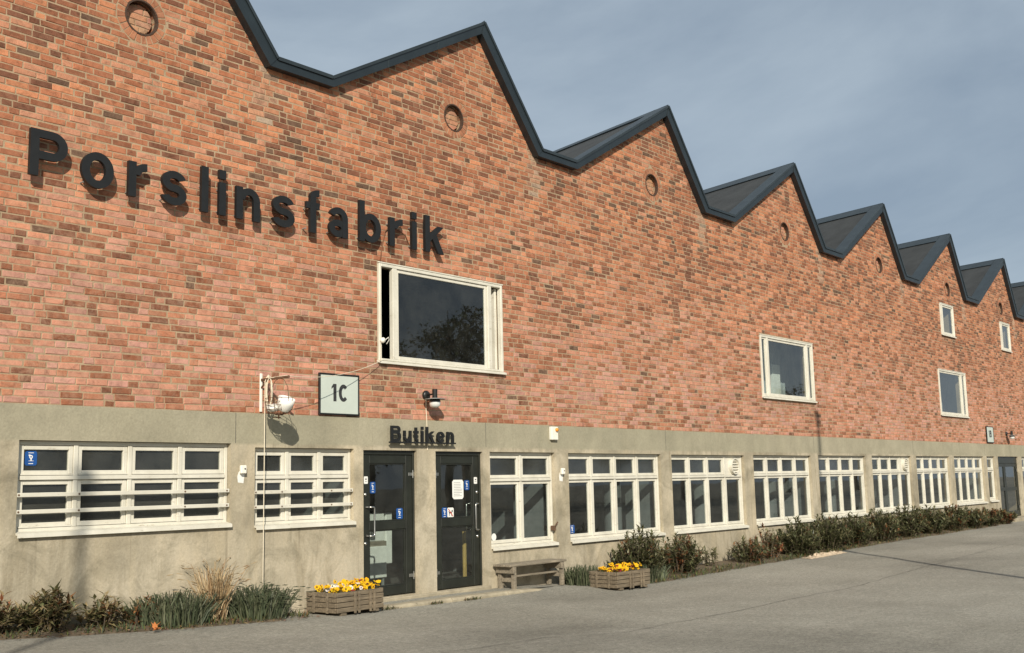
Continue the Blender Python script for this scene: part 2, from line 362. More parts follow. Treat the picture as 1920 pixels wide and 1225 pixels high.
def soil_bed(x0, x1, front, seed):
    g = MB(); n = int((x1 - x0) / .12); rows = 9; rnd = random.Random(seed)
    for i in range(n + 1):
        x = x0 + (x1 - x0) * i / n
        e = sstep(0, .5, x - x0) * sstep(0, .5, x1 - x)
        fr = front(x) * (0.25 + 0.75 * e) * (1 + 0.13 * noise.noise((x * 2.2, seed, 0)) + .05 * noise.noise((x * 9, seed, 3)))
        for j in range(rows):
            t = j / (rows - 1); y = -0.005 - fr * t
            h = 0.055 * (1 - t ** 2.5) * (0.3 + 0.7 * e) + 0.022 * noise.noise((x * 6, y * 8, seed)) * (1 - t ** 4)
            g.v.append((x, y, gz(x, y) + h + (0.006 if j < rows - 1 else -0.015)))
    g.f = [(i * rows + j, i * rows + j + 1, (i + 1) * rows + j + 1, (i + 1) * rows + j) for i in range(n) for j in range(rows - 1)]
    return tag(g.build('soil_bed', 'soil', None, True), kind='structure')
soil_bed(-1, 9.0, lambda x: 0.66, 1)
soil_bed(14.75, 37.2, lambda x: lerp_tab([(14, .6), (16, .95), (19, .85), (22, .75), (30, .8), (37, .6)], x), 2)

def ground_line(pts, wd, name='asphalt_seam'):
    mb = MB(); P = []
    for (a, b) in zip(pts, pts[1:]):
        k = max(2, int(math.dist(a, b) / .12))
        for i in range(k): P.append((a[0] + (b[0] - a[0]) * i / k, a[1] + (b[1] - a[1]) * i / k))
    P.append(pts[-1]); v = []
    for i, p in enumerate(P):
        q = P[min(i + 1, len(P) - 1)]; o = P[max(0, i - 1)]; d = Vector((q[0] - o[0], q[1] - o[1])).normalized(); nn = Vector((-d.y, d.x))
        off = .035 * noise.noise((i * .35, pts[0][0], 0)); ww = wd * (0.35 + 1.1 * abs(noise.noise((i * .5, 7, pts[0][1]))))
        for s in (-1, 1):
            x, y = p[0] + nn.x * (off + s * ww), p[1] + nn.y * (off + s * ww); v.append((x, y, gz(x, y) + .005))
    mb.add(v, [(2 * i, 2 * i + 1, 2 * i + 3, 2 * i + 2) for i in range(len(P) - 1)])
    return mb.build(name, 'seam', asphalt)
ground_line([(4.5, -4.2), (9.05, -4.1), (10.2, -4.33), (12.03, -4.29), (14.9, -4.0), (16.7, -4.02), (21, -3.7), (30, -3.4)], .008)
0 and ground_line([(23.2, -.9), (22.3, -1.7), (20.95, -3.5), (18.6, -5.5), (17.9, -6.2), (15, -9)], .018)

# ------------------------------------------------------------------ factory building
ZC = 2.62                                   # top of the rendered base course
bld = thing('factory_building', (20, 0, 0.1), 'long red brick factory with a sawtooth roof and rendered concrete ground floor', 'building')
VL = [3.12, 8.673, 14.245, 19.755, 25.393, 30.71, 35.9, 41.25, 46.7]
VR = [4.2, 9.759, 15.355, 21.013, 26.554, 31.85, 37.15, 42.3, 47.7]
PK = [1.77, 7.29, 12.86, 18.40, 23.98, 29.42, 34.76, 40.2, 45.6]
XL, XR = -1.35, 47.7
ZV, ZP = 7.12, 8.86
prof = [(XL, ZV)]
for k in range(9): prof += [(PK[k], ZP), (VL[k], ZV), (VR[k], ZV)]
def top_at(x): return lerp_tab(prof, x)

# openings -------------------------------------------------------------
WIN = [  # x0,x1,z0(sill),z1,columns,row split z,kind
    (5.60, 8.22, 1.300, 2.245, 4, 1.856, 'bars'), (8.575, 10.20, 1.250, 2.20, 3, 1.835, 'bars'),
    (12.975, 14.60, .742, 2.18, 2, 1.75, ''), (14.97, 17.83, .742, 2.175, 4, 1.755, ''), (18.20, 21.04, .742, 2.17, 4, 1.75, 'vent'),
    (21.445, 24.23, .748, 2.18, 4, 1.76, ''), (24.62, 27.365, .77, 2.19, 4, 1.77, ''), (27.77, 30.475, .785, 2.20, 4, 1.78, 'vent'),
    (30.86, 33.51, .80, 2.208, 4, 1.79, ''), (33.92, 36.655, .82, 2.22, 4, 1.80, ''), (36.99, 37.79, .84, 2.226, 1, 1.805, ''),
    (40.75, 43.4, .85, 2.23, 4, 1.81, ''), (43.8, 46.5, .85, 2.23, 4, 1.81, '')]
DOORS = [(10.37, 11.39, .20, 2.185), (11.78, 12.81, .19, 2.18), (38.12, 40.36, .25, 2.23)]
UP_WIN = [(10.66, 13.34, 3.40, 4.815), (22.03, 24.64, 3.42, 4.80), (33.13, 35.51, 3.40, 4.77), (33.70, 34.86, 5.83, 6.80), (39.55, 40.60, 5.82, 6.79)]
CIRC = [(1.4, 7.25), (6.884, 7.235), (12.296, 7.33), (17.923, 7.36), (23.569, 7.35), (29.173, 7.33), (34.53, 7.305), (39.84, 7.28), (45.2, 7.27)]
RI, RO, ND = 0.215, 0.325, 0.18               # niche radius, ring radius, niche depth

def cells(xlist, zlo, ztop, holes):
    """faces of a wall sheet with rectangular openings: (xa,xb,za_l,za_r,zb_l,zb_r)"""
    res = []
    bx = sorted(set(xlist) | {h[0] for h in holes} | {h[1] for h in holes})
    bx = [b for b in bx if xlist[0] <= b <= xlist[-1]]
    for xa, xb in zip(bx, bx[1:]):
        if xb - xa < 1e-6: continue
        xm = (xa + xb) / 2; z = zlo
        for h in sorted((h for h in holes if h[0] < xm < h[1]), key=lambda h: h[2]):
            res.append((xa, xb, z, z, h[2], h[2])); z = h[3]
        res.append((xa, xb, z, z, ztop(xa), ztop(xb)))
    return res
MY = 0.0045                                    # plane of the mortar
wall = MB()
sq = [(x - RO, x + RO, z - RO, z + RO) for x, z in CIRC if XL < x - RO and x + RO < XR]
for xa, xb, a, b, c, d in cells([p[0] for p in prof], ZC, top_at, UP_WIN + sq):
    wall.quad((xa, MY, a), (xb, MY, b), (xb, MY, d), (xa, MY, c))
for x, z in CIRC:                              # sheet between the square and the round niche
    n = 32
    def sqp(t):
        c, s = math.cos(t), math.sin(t); k = RO / max(abs(c), abs(s)); return (x + c * k, MY, z + s * k)
    for i in range(n):
        t0, t1 = 2 * math.pi * i / n, 2 * math.pi * (i + 1) / n
        p = [(x + math.cos(t) * RI, MY, z + math.sin(t) * RI) for t in (t0, t1)]
        wall.quad(p[0], sqp(t0), sqp(t1), p[1])
# inner thickness at the upper openings, ends and rear of the building
for x0, x1, z0, z1 in UP_WIN:
    for a, b in (((x0, z0), (x1, z0)), ((x1, z0), (x1, z1)), ((x1, z1), (x0, z1)), ((x0, z1), (x0, z0))):
        wall.quad((a[0], MY, a[1]), (b[0], MY, b[1]), (b[0], .30, b[1]), (a[0], .30, a[1]))
for x in (XL, XR): wall.quad((x, MY, -.3), (x, 30, -.3), (x, 30, ZV), (x, MY, ZV))
wall.quad((XL, 30, -.3), (XR, 30, -.3), (XR, 30, ZV), (XL, 30, ZV))
brick_wall = wall.build('brick_wall', 'mortar', bld)
tag(brick_wall, 'orange red brick wall of mixed pale and dark bricks')

# bricks ----------------------------------------------------------------
rnd = random.Random(11)
def clip(poly, a, b, c):                       # keep a*x+b*z<=c
    out = []
    for i in range(len(poly)):
        p, q = poly[i], poly[(i + 1) % len(poly)]; dp = a * p[0] + b * p[1] - c; dq = a * q[0] + b * q[1] - c
        if dp <= 0: out.append(p)
        if dp * dq < 0: t = dp / (dp - dq); out.append((p[0] + (q[0] - p[0]) * t, p[1] + (q[1] - p[1]) * t))
    return out
def brick_colour(x, z):
    n = noise.noise((x * .55, z * .9, 3.3)) * .22 + noise.noise((x * 2.2, z * 3.0, 8.1)) * .15
    r = rnd.random() + n
    r += .12 * sstep(4.2, 6.0, z) + .06 * sstep(6.3, 8.3, z) - .08 * sstep(4.6, 3.0, z)
    low = sstep(6.4, 2.9, z)                      # the lower courses are paler and pinker
    if r < .46:
        c = (0.51, 0.208, 0.104) if rnd.random() < .62 else (0.49, 0.222, 0.130)
        c = (c[0] * (1 + .03 * low), c[1] * (1 + .15 * low), c[2] * (1 + .52 * low))
    elif r < .70: c = (0.39, 0.146, 0.074); c = (c[0] * (1 + .1 * low), c[1] * (1 + .18 * low), c[2] * (1 + .3 * low))
    elif r < .90: c = (0.285, 0.106, 0.055)
    else: c = (0.195, 0.078, 0.045) if rnd.random() < .86 else (0.13, 0.074, 0.048)
    for vx in VL:                                # lime washed out of the valley gutters
        if abs(x - vx - .02) < .16 and ZV - .75 < z: f_ = rnd.uniform(.15, .8) * (1 - abs(x - vx - .02) / .2); c = tuple(a * (1 - f_) + b * f_ for a, b in zip(c, (.42, .37, .28)))
    for q in UP_WIN:                             # grey run-off below the upper sills
        if q[0] - .1 < x < q[1] + .1 and q[2] - .33 < z < q[2]: f_ = rnd.uniform(.2, .65) * (z - q[2] + .4) / .4; c = tuple(a * (1 - f_) + b * f_ for a, b in zip(c, (.20, .145, .095)))
    k = rnd.uniform(.86, 1.14); return tuple(x_ * k for x_ in c)
def add_brick(mb, poly, depth_back=.022, front=None):
    n = len(poly); cx = sum(p[0] for p in poly) / n; cz = sum(p[1] for p in poly) / n
    j = [(p[0] + rnd.uniform(-.0055, .0055), p[1] + rnd.uniform(-.0042, .0042)) for p in poly]
    f = rnd.uniform(-.003, .003) if front is None else front
    ins = []
    for p in j:
        d = Vector((cx - p[0], cz - p[1])); 
        ins.append((p[0] + math.copysign(min(.006, abs(d.x) * .4), d.x), p[1] + math.copysign(min(.006, abs(d.y) * .4), d.y)))
    tl = rnd.uniform(-.002, .002)
    v = [(p[0], depth_back, p[1]) for p in j] + [(p[0], f + .005, p[1]) for p in j] + [(p[0], f + tl * (1 if p[0] > cx else -1), p[1]) for p in ins]
    fs = [(i, (i + 1) % n, n + (i + 1) % n, n + i) for i in range(n)] + [(n + i, n + (i + 1) % n, 2 * n + (i + 1) % n, 2 * n + i) for i in range(n)] + [tuple(range(2 * n, 3 * n))]
    mb.add(v, fs)
CRS, LS, LH, JT = 0.0765, 0.241, 0.114, 0.0118
segs = [(prof[i], prof[i + 1]) for i in range(len(prof) - 1)]
bricks = []                                    # polygons
row = 0; z = ZC + .006
while z < ZP:
    zt = z + CRS - JT; zm = (z + zt) / 2
    x = XL + .02 - [0, .19, .375, .12, .31][row % 5] - rnd.uniform(0, .05); k = rnd.randrange(3)
    zj = rnd.uniform(-.002, .002)
    cuts = [(h[0] - .006, h[1] + .006) for h in UP_WIN if h[2] - .01 < zm < h[3] + .01]
    while x < XR - .02:
        Ln = (LH if k % 3 == 2 else LS) + rnd.uniform(-.006, .006)
        if rnd.random() < .03: k += 1
        a, b = x, x + Ln; x = b + JT + rnd.uniform(-.002, .002); k += 1
        if a < XL: a = XL + .003
        if b > XR: b = XR - .003
        if b - a < .03: continue
        parts = [(a, b)]
        for c0, c1 in cuts:
            parts = [q for p in parts for q in ((p[0], min(p[1], c0)), (max(p[0], c1), p[1])) if q[1] - q[0] > .025]
        for (a1, b1) in parts:
            wob = .004 * noise.noise((a1 * .8, z * 2, 0)) + zj
            polys = [[(a1, z + wob), (b1, z + wob), (b1, zt + wob), (a1, zt + wob)]]
            for cx, cz in CIRC:                 # cut around the ring of each round niche
                if b1 > cx - RO and a1 < cx + RO and zt > cz - RO and z < cz + RO:
                    rr = RO + .008; new = []
                    h0, h1 = z - cz, zt - cz
                    hm = 0 if h0 * h1 < 0 else min(abs(h0), abs(h1))
                    w0 = math.sqrt(max(0, rr * rr - h0 * h0)); w1 = math.sqrt(max(0, rr * rr - h1 * h1))
                    for pl in polys:
                        lft = [p for p in pl]
                        if a1 < cx - max(w0, w1) * .3:
                            e0, e1 = min(b1, cx - w0), min(b1, cx - w1)
                            if e0 - a1 > .02 and e1 - a1 > .02: new.append([(a1, z), (e0, z), (e1, zt), (a1, zt)])
                        if b1 > cx + max(w0, w1) * .3:
                            e0, e1 = max(a1, cx + w0), max(a1, cx + w1)
                            if b1 - e0 > .02 and b1 - e1 > .02: new.append([(e0, z), (b1, z), (b1, zt), (e1, zt)])
                        if hm > 0 and max(w0, w1) == 0: new.append(pl)
                    polys = new
            for pl in polys:
                xm = sum(p[0] for p in pl) / 4
                if z > ZV - .005:               # gable: cut along the slopes
                    kk = min(range(9), key=lambda q: 0 if (([XL] + VR)[q] <= xm <= VL[q]) else 1 + abs(PK[q] - xm))
                    l, p_, r_ = ([XL] + VR)[kk], PK[kk], VL[kk]
                    if not (l - .1 <= xm <= r_ + .1) and zm > ZV: continue
                    sl = (ZP - ZV) / (p_ - l); sr = (ZP - ZV) / (r_ - p_)
                    if True:
                        pl = clip(pl, -sl, 1, ZV + .06 - sl * l)
                        if len(pl) > 2: pl = clip(pl, sr, 1, ZV + .06 + sr * r_)
                    if len(pl) < 3 or max(p[0] for p in pl) - min(p[0] for p in pl) < .03: continue
                bricks.append(pl)
    z += CRS; row += 1
def shown(pl):
    cx = sum(p[0] for p in pl) / len(pl); cz = sum(p[1] for p in pl) / len(pl)
    u, v, d = px((cx, 0, cz))
    if not (6 < u < 1914 and 4 < v < 1220): return 0
    a = max(p[0] for p in pl) - min(p[0] for p in pl); b = max(p[1] for p in pl) - min(p[1] for p in pl)
    return a * b * CAM.y * -1 / d ** 3
order = sorted(range(len(bricks)), key=lambda i: -shown(bricks[i]))
big = set(order[:300])
rest = MB()
for i, pl in enumerate(bricks):
    cx = sum(p[0] for p in pl) / len(pl); cz = sum(p[1] for p in pl) / len(pl)
    c = brick_colour(cx, cz)
    if i in big:
        m_ = MB(); m_.col = c; add_brick(m_, pl); m_.build('brick', 'brick', brick_wall)
    else:
        rest.col = c; add_brick(rest, pl)
tag(rest.build('brick_courses', 'brick', brick_wall), kind='stuff')

# round niches ------------------------------------------------------------
for x, z in CIRC:
    nb = MB(); n = 28
    for i in range(n):
        t0, t1 = 2 * math.pi * i / n, 2 * math.pi * (i + 1) / n
        p = [(x + math.cos(t) * RI, z + math.sin(t) * RI) for t in (t0, t1)]
        nb.quad((p[0][0], MY, p[0][1]), (p[1][0], MY, p[1][1]), (p[1][0], ND, p[1][1]), (p[0][0], ND, p[0][1]))
        nb.add([(x, ND, z), (p[0][0], ND, p[0][1]), (p[1][0], ND, p[1][1])], [(0, 1, 2)])
    nich = nb.build('round_niche', 'mortar', bld)
    n = 24
    for i in range(n):
        t0 = 2 * math.pi * (i + .06) / n; t1 = 2 * math.pi * (i + .94) / n
        m_ = MB(); c = brick_colour(x, 6); c = tuple(q * .3 + r * .7 for q, r in zip(c, (.37, .155, .082))); m_.col = c
        add_brick(m_, [(x + math.cos(t) * r, z + math.sin(t) * r) for r, t in ((RI, t0), (RO, t0), (RO, t1), (RI, t1))], ND - .002, rnd.uniform(-.003, .004))
        m_.build('brick', 'brick', nich)
    MB().lathe([(RI + .004, -.05), (RI + .004, .005), (RI - .016, .005), (RI - .016, -.05)], (x, .0, z), (0, -1, 0), 36).build('dark_rim', 'dark_rim', nich)  # thin dark ring set in to outline the niche edge
    zz = z - RI - .02
    while zz < z + RI:                          # bricks closing the niche, cut to its round
        a = x - RI - rnd.uniform(0, .2)
        while a < x + RI:
            b = a + rnd.choice((.115, .24, .24)); pl = [(a, zz), (b - .010, zz), (b - .010, zz + .066), (a, zz + .066)]; a = b
            for q in range(18):
                if len(pl) < 3: break
                t = 2 * math.pi * q / 18; pl = clip(pl, math.cos(t), math.sin(t), math.cos(t) * x + math.sin(t) * z + RI - .036)
            if len(pl) < 3 or max(p[0] for p in pl) - min(p[0] for p in pl) < .02 or max(p[1] for p in pl) - min(p[1] for p in pl) < .012: continue
            m_ = MB(); m_.col = tuple(q * rnd.uniform(.9, 1.1) for q in (.46, .235, .14)); add_brick(m_, pl, ND - .003, .078); m_.build('brick', 'brick', nich)
        zz += .0765
    MB().lathe([(RI - .042, 0), (RI - .042, .05)], (x, .135, z), (0, -1, 0), 28).add([(x + math.cos(2 * math.pi * q / 28) * (RI - .042), .086, z + math.sin(2 * math.pi * q / 28) * (RI - .042)) for q in range(28)], [tuple(range(28))]).build('niche_mortar', 'mortar', nich)

# rendered concrete ground floor ----------------------------------------------
CY, RV = -.012, .14                            # face and depth of the openings
cb = MB()
holes = [(q[0], q[1], q[2], q[3]) for q in WIN] + list(DOORS)
xl = sorted({XL, XR} | {XL + 1.0 * i for i in range(1, 49)})
for xa, xb, a, b, c, d in cells(xl, -.3, lambda x: ZC, holes):
    cb.quad((xa, CY, a), (xb, CY, b), (xb, CY, d), (xa, CY, c))
for x0, x1, z0, z1 in holes:
    for a, b in (((x0, z0), (x1, z0)), ((x1, z0), (x1, z1)), ((x1, z1), (x0, z1)), ((x0, z1), (x0, z0))):
        cb.quad((a[0], CY, a[1]), (b[0], CY, b[1]), (b[0], RV, b[1]), (a[0], RV, a[1]))
cb.quad((XL, CY, ZC), (XR, CY, ZC), (XR, .03, ZC), (XL, .03, ZC))
cbase = cb.build('concrete_base', 'concrete', bld)
jn = MB()
for x in (8.28, 12.89, 18.02, 24.42, 30.67, 36.82):
    MB().box(x, x + .007, CY - .0015, CY + .004, 2.25, ZC - .002).build('render_joint', 'seam', bld)
tag(cbase, 'weathered beige rendered concrete ground floor wall')

# rooms behind the openings -----------------------------------------------------
rm = MB()
rm.box(XL + .1, XR - .1, .14, 7.9, ZC - .08, ZC + .06)            # slab between the floors
rm.box(XL + .1, XR - .1, .30, 9.9, 6.93, 7.02)                     # upper ceiling
rm.quad((XL + .1, 8, 0), (XR - .1, 8, 0), (XR - .1, 8, ZC - .08), (XL + .1, 8, ZC - .08))
rm.quad((XL + .1, 10, ZC), (XR - .1, 10, ZC), (XR - .1, 10, 7), (XL + .1, 10, 7))
for x in (10.29, 14.78, 18.01, 24.42, 30.67, 37.9): rm.box(x - .05, x + .05, .15, 7.9, .1, ZC - .09)
for x in (21.0, 26.3, 32.5, 36.6): rm.box(x - .05, x + .05, .31, 9.9, ZC + .07, 6.92)
rm.build('room_wall', 'room_wall', bld)
fl = MB(); fl.box(XL + .1, XR - .1, .13, 7.95, .0, .185); fl.build('room_floor', 'room_floor', bld)
for x in (17.45, 20.6, 23.75, 27.0):
    c_ = MB(); c_.lathe([(.17, .19), (.17, ZC - .09)], (x, .85, 0), n=20); c_.build('column', 'room_wall', bld, True)

pp = MB(); pp.box(24.05, 24.45, .75, .80, ZC + .07, 4.35); pp.build('bright_panel', 'cabinet', bld)  # white panel added indoors to catch the sun as a bright wedge
for x0, x1, z0, z1 in ((22.0, 27.0, 3.3, 4.95), (33.0, 37.4, 3.3, 4.9), (33.6, 36.6, 5.7, 6.9), (39.4, 42.4, 5.7, 6.9)):   # curtains, pale cloth added to make the upper panes look lighter
    bl_ = MB(); n_ = int((x1 - x0) / .09)
    for q in range(n_):
        xa = x0 + (x1 - x0) * q / n_; bl_.quad((xa, .95 + .012 * (q % 2), z0), (xa + (x1 - x0) / n_, .95 + .012 * ((q + 1) % 2), z0), (xa + (x1 - x0) / n_, .95 + .012 * ((q + 1) % 2), z1), (xa, .95 + .012 * (q % 2), z1))
    bl_.build('curtain', 'curtain', bld)
# roof --------------------------------------------------------------------------
WG, WS = .135, .180
starts = [XL] + VR
for k in range(9):
    l, p_, r_ = starts[k], PK[k], VL[k]; vr = VR[k]
    nl = Vector((-(ZP - ZV), p_ - l)).normalized(); nr = Vector((ZP - ZV, r_ - p_)).normalized()
    def meet(p, d, q, e):
        den = d.x * e.y - d.y * e.x; t = ((q.x - p.x) * e.y - (q.y - p.y) * e.x) / den; return p + d * t
    A, B, C, D = Vector((l, ZV)), Vector((p_, ZP)), Vector((r_, ZV)), Vector((vr, ZV))
    dl, dr, dh = (B - A), (C - B), Vector((1, 0))
    A2 = meet(A + nl * WG, dl, A + Vector((0, WG)), dh); B2 = meet(A + nl * WG, dl, B + nr * WS, dr)
    C2 = meet(B + nr * WS, dr, C + Vector((0, WG)), dh)
    if k + 1 < 9: nl2 = Vector((-(ZP - ZV), PK[k + 1] - vr)).normalized(); D2 = meet(D + nl2 * WG, Vector((PK[k + 1] - vr, ZP - ZV)), D + Vector((0, WG)), dh)
    else: D2 = D + Vector((0, WG))
    Bi = B + Vector((0, -.02))
    def skew(mb):                              # the ridges run back at a slight angle to the street front
        mb.v = [(p[0] + .25 * max(0, p[1] - .06), p[1], p[2]) for p in mb.v]; return mb
    def band(a, b, c, d, y0, y1, name, mat):
        if name == 'fascia':                   # lapped joints between the lengths of sheet
            ln = (b - a).length; n_ = max(1, int(ln / 1.15))
            for q in range(1, n_):
                t0, t1 = q / n_ - .012 / ln, q / n_ + .012 / ln
                MB().prism([tuple(a.lerp(b, t0)), tuple(a.lerp(b, t1)), tuple(d.lerp(c, t1)), tuple(d.lerp(c, t0))], y0 - .003, y0 + .01).build('lap_joint', 'flashing_metal', bld)
        return skew(MB().prism([tuple(a), tuple(b), tuple(c), tuple(d)], y0, y1)).build(name, mat, bld)
    band(A, Bi, B2, A2, -.115, .06, 'fascia', 'fascia_metal')
    band(Bi, C, C2, B2, -.125, .065, 'fascia', 'fascia_metal')
    band(C, D, D2, C2, -.115, .06, 'fascia', 'fascia_metal')
    up = lambda q, n_, h: q + n_ * h
    # folded capping along the top of each fascia
    band(A2 - nl * .03, B2 - nl * .03, B2 + nl * .012, A2 + nl * .012, -.13, .20, 'verge_capping', 'flashing_metal')
    band(B2 - nr * .03, C2 - nr * .03, C2 + nr * .012, B2 + nr * .012, -.14, .10, 'verge_capping', 'flashing_metal')
    band(C2 - Vector((0, .03)), D2 - Vector((0, .03)), D2 + Vector((0, .02)), C2 + Vector((0, .02)), -.135, .10, 'verge_capping', 'flashing_metal')
    h = -.02
    a, b, c, d = A2 + nl * h, B2 + nl * h, C2 + nr * h, D2 + Vector((0, h))
    for s, e, nm, mt in ((a, b, 'roof_slope', 'roof_felt'), (b, c, 'roof_light_slope', 'roof_felt'), (c, d, 'valley_gutter', 'fascia_metal')):
        skew(MB().quad((s.x, .04, s.y), (e.x, .04, e.y), (e.x, 30, e.y), (s.x, 30, s.y))).build(nm, mt, bld)
    # ridge flashing along the top of the slope
    e = b - (b - a).normalized() * .42
    skew(MB().prism([tuple(e), tuple(b), tuple(b + nl * .035), tuple(e + nl * .03)], .21, 30)).build('ridge_flashing', 'flashing_metal', bld)
    skew(MB().prism([tuple(b - nl * .05), tuple(b + nr * .03), tuple(b + nl * .035 + Vector((.03, .03))), tuple(b + nl * .035)], -.10, 30)).build('ridge_cap', 'fascia_metal', bld)

# windows -------------------------------------------------------------------------
def pane_box(x0, x1, z0, z1, y, parent, mat='glass'):
    return MB().box(x0, x1, y, y + .005, z0, z1).build('pane', mat, parent)
def sash_frame(x0, x1, z0, z1, y0, y1, w_, parent, name='sash'):
    mb = MB(); c = .004
    mb.box(x0, x0 + w_, y0, y1, z0, z1, c); mb.box(x1 - w_, x1, y0, y1, z0, z1, c)
    mb.box(x0 + w_, x1 - w_, y0 + .001, y1, z0, z0 + w_ * 1.1, c); mb.box(x0 + w_, x1 - w_, y0 + .001, y1, z1 - w_, z1, c)
    ob = mb.build(name, 'white_paint', parent)
    return ob
def ground_window(x0, x1, z0, z1, cols, zs, kind):
    fy = .052                                      # front of the frame, inside the reveal
    e = .004; X0, X1, Z0, Z1 = x0 + e, x1 - e, z0 + e, z1 - e
    fw = .042; mw = .052
    f = MB(); c = .004
    f.box(X0, X0 + fw, fy, RV, Z0, Z1, c); f.box(X1 - fw, X1, fy, RV, Z0, Z1, c)
    f.box(X0 + fw, X1 - fw, fy + .001, RV, Z1 - fw, Z1, c); f.box(X0 + fw, X1 - fw, fy + .001, RV, Z0, Z0 + .034, c)
    f.box(X0 + fw, X1 - fw, fy - .014, RV, zs - .022, zs + .022, c)           # transom with drip
    cwid = (X1 - X0 - 2 * fw - (cols - 1) * mw) / cols
    for i in range(1, cols):
        xa = X0 + fw + i * cwid + (i - 1) * mw
        f.box(xa, xa + mw, fy - .002, RV, Z0 + .034, zs - .022, c); f.box(xa, xa + mw, fy - .002, RV, zs + .022, Z1 - fw, c)
    win = f.build('window', 'white_paint', bld)
    for i in range(cols):
        xa = X0 + fw + i * (cwid + mw)
        for r, (za, zb) in enumerate(((Z0 + .034, zs - .022), (zs + .022, Z1 - fw))):
            g_ = .003
            if kind == 'vent' and i == cols - 1 and r == 1:
                MB().box(xa + g_, xa + cwid - g_, fy + .012, fy + .03, za + g_, zb - g_).build('vent_panel', 'white_paint', win)
                vx, vz, R_ = xa + cwid * .52, (za + zb) / 2, .165
                v_ = MB(); v_.lathe([(R_, 0), (R_, .075), (R_ - .02, .075), (R_ - .02, .03), (0, .03)], (vx, fy + .012, vz), (0, -1, 0), 28); v_.build('vent_ring', 'white_paint', win, False)
                for q in range(5):
                    zq = vz - .11 + q * .055; hw = math.sqrt((R_ - .02) ** 2 - (zq - vz) ** 2) - .005
                    MB().prism([(fy - .055, zq - .012), (fy - .020, zq + .016), (fy - .014, zq + .016), (fy - .049, zq - .012)], vx - hw, vx + hw, 'x').build('vent_slat', 'white_paint', win)
                continue
            sy = fy + .010 + rnd.uniform(0, .004)
            sw = .047
            sash_frame(xa + g_, xa + cwid - g_, za + g_, zb - g_, sy, sy + .045, sw, win)
            pane_box(xa + sw - .004, xa + cwid - sw + .004, za + sw - .004, zb - sw + .004, sy + .026 + rnd.uniform(0, .003), win, 'dusty_glass' if (kind == 'bars' or r == 1) else 'glass')
            # drip strip on the foot of the sash
            MB().box(xa + .006, xa + cwid - .006, sy - .014, sy - .0005, za + .006, za + .022).build('drip_strip', 'white_paint', win)
    # sloping sill
    sx0, sx1 = x0 - .03, x1 - .005
    p = [(fy + .01, z0 + .014), (-.060, z0 - .012), (-.063, z0 - .052), (-.050, z0 - .055), (-.046, z0 - .030), (CY - .001, z0 - .024), (CY + .02, z0 - .002)]
    MB().prism(p, sx0 + .03, sx1, 'x').build('sill', 'white_paint', win)
    if kind == 'bars':
        for zz in (z0 + (zs - z0) * .685, z0 + (zs - z0) * .375):
            b_ = MB(); b_.box(x0 - .005, x1 - .012, fy - .062, fy - .030, zz - .022, zz + .022, .004)
            gb = b_.build('guard_bar', 'white_paint', win)
            for q in (x0 + .02, x0 + (x1 - x0) * .26, x0 + (x1 - x0) * .76, x1 - .05):
                MB().lathe([(0, .006), (.010, .004), (.011, 0)], (q, fy - .062, zz), (0, -1, 0), 10).build('bolt', 'rust', win)
                MB().box(q - .012, q + .012, fy - .030, fy, zz - .015, zz + .015).build('spacer', 'white_paint', win)
    return win
wins = [ground_window(*q) for q in WIN]

def upper_window(x0, x1, z0, z1, kind):
    e = .0; y0 = -.030; fw = .046; f = MB(); c = .005
    X0, X1, Z0, Z1 = x0 + .004, x1 - .004, z0 + .03, z1 - .004
    f.box(X0, X0 + fw, y0, .045, Z0, Z1, c); f.box(X1 - fw, X1, y0, .045, Z0, Z1, c)
    f.box(X0 + fw, X1 - fw, y0 + .001, .045, Z1 - fw, Z1, c); f.box(X0 + fw, X1 - fw, y0 + .001, .045, Z0, Z0 + .03, c)
    W_ = X1 - X0; lights = []
    if kind == 'triple':
        n_ = .22; m1, m2 = X0 + fw + n_, X1 - fw - n_
        f.box(m1, m1 + .085, y0 + .002, .045, Z0 + .03, Z1 - fw, c); f.box(m2 - .085, m2, y0 + .002, .045, Z0 + .03, Z1 - fw, c)
        lights = [(X0 + fw, m1, 'n'), (m1 + .085, m2 - .085, 'c'), (m2, X1 - fw, 'n')]
    elif kind == 'double':
        m2 = X1 - fw - .30
        f.box(m2 - .09, m2, y0 + .002, .045, Z0 + .03, Z1 - fw, c); lights = [(X0 + fw, m2 - .09, 'c'), (m2, X1 - fw, 'n')]
    else:
        m1 = X0 + fw + .14; f.box(m1 - .07, m1, y0 + .002, .045, Z0 + .03, Z1 - fw, c); lights = [(X0 + fw, m1 - .07, 'n'), (m1, X1 - fw, 'c')]
    win = f.build('window', 'white_paint', bld)
    for i, (a, b, t) in enumerate(lights):
        za, zb = Z0 + .03, Z1 - fw
        if kind == 'triple' and t == 'n' and x0 < 12:        # ventilation lights standing open
            xh = a if i == 0 else b
            if i == 2:
                mb = MB(); mb.box(b - .060, b - .012, .05, .27, za + .01, zb - .01, .004); mb.build('open_sash', 'white_paint', win)
            continue
        if b - a < .09: continue
        sw = .035 if t == 'n' else .045
        sash_frame(a + .003, b - .003, za + .003, zb - .003, y0 + .022, y0 + .062, sw, win)
        pane_box(a + sw - .003, b - sw + .003, za + sw - .003, zb - sw + .003, y0 + .044, win, 'glass')
    MB().prism([(.02, z0 + .04), (-.052, z0 + .018), (-.055, z0 - .012), (-.045, z0 - .014), (-.042, z0 + .0), (.0, z0 + .008)], x0 - .02, x1 + .035, 'x').build('sill', 'white_paint', win)
    MB().box(x0 - .01, x1 + .01, -.036, -.010, z1 - .004, z1 + .014, .003).build('drip_cap', 'white_paint', win)
    return win
for q, k in zip(UP_WIN, ('triple', 'triple', 'double', 'slim', 'slim')): upper_window(*q, k)

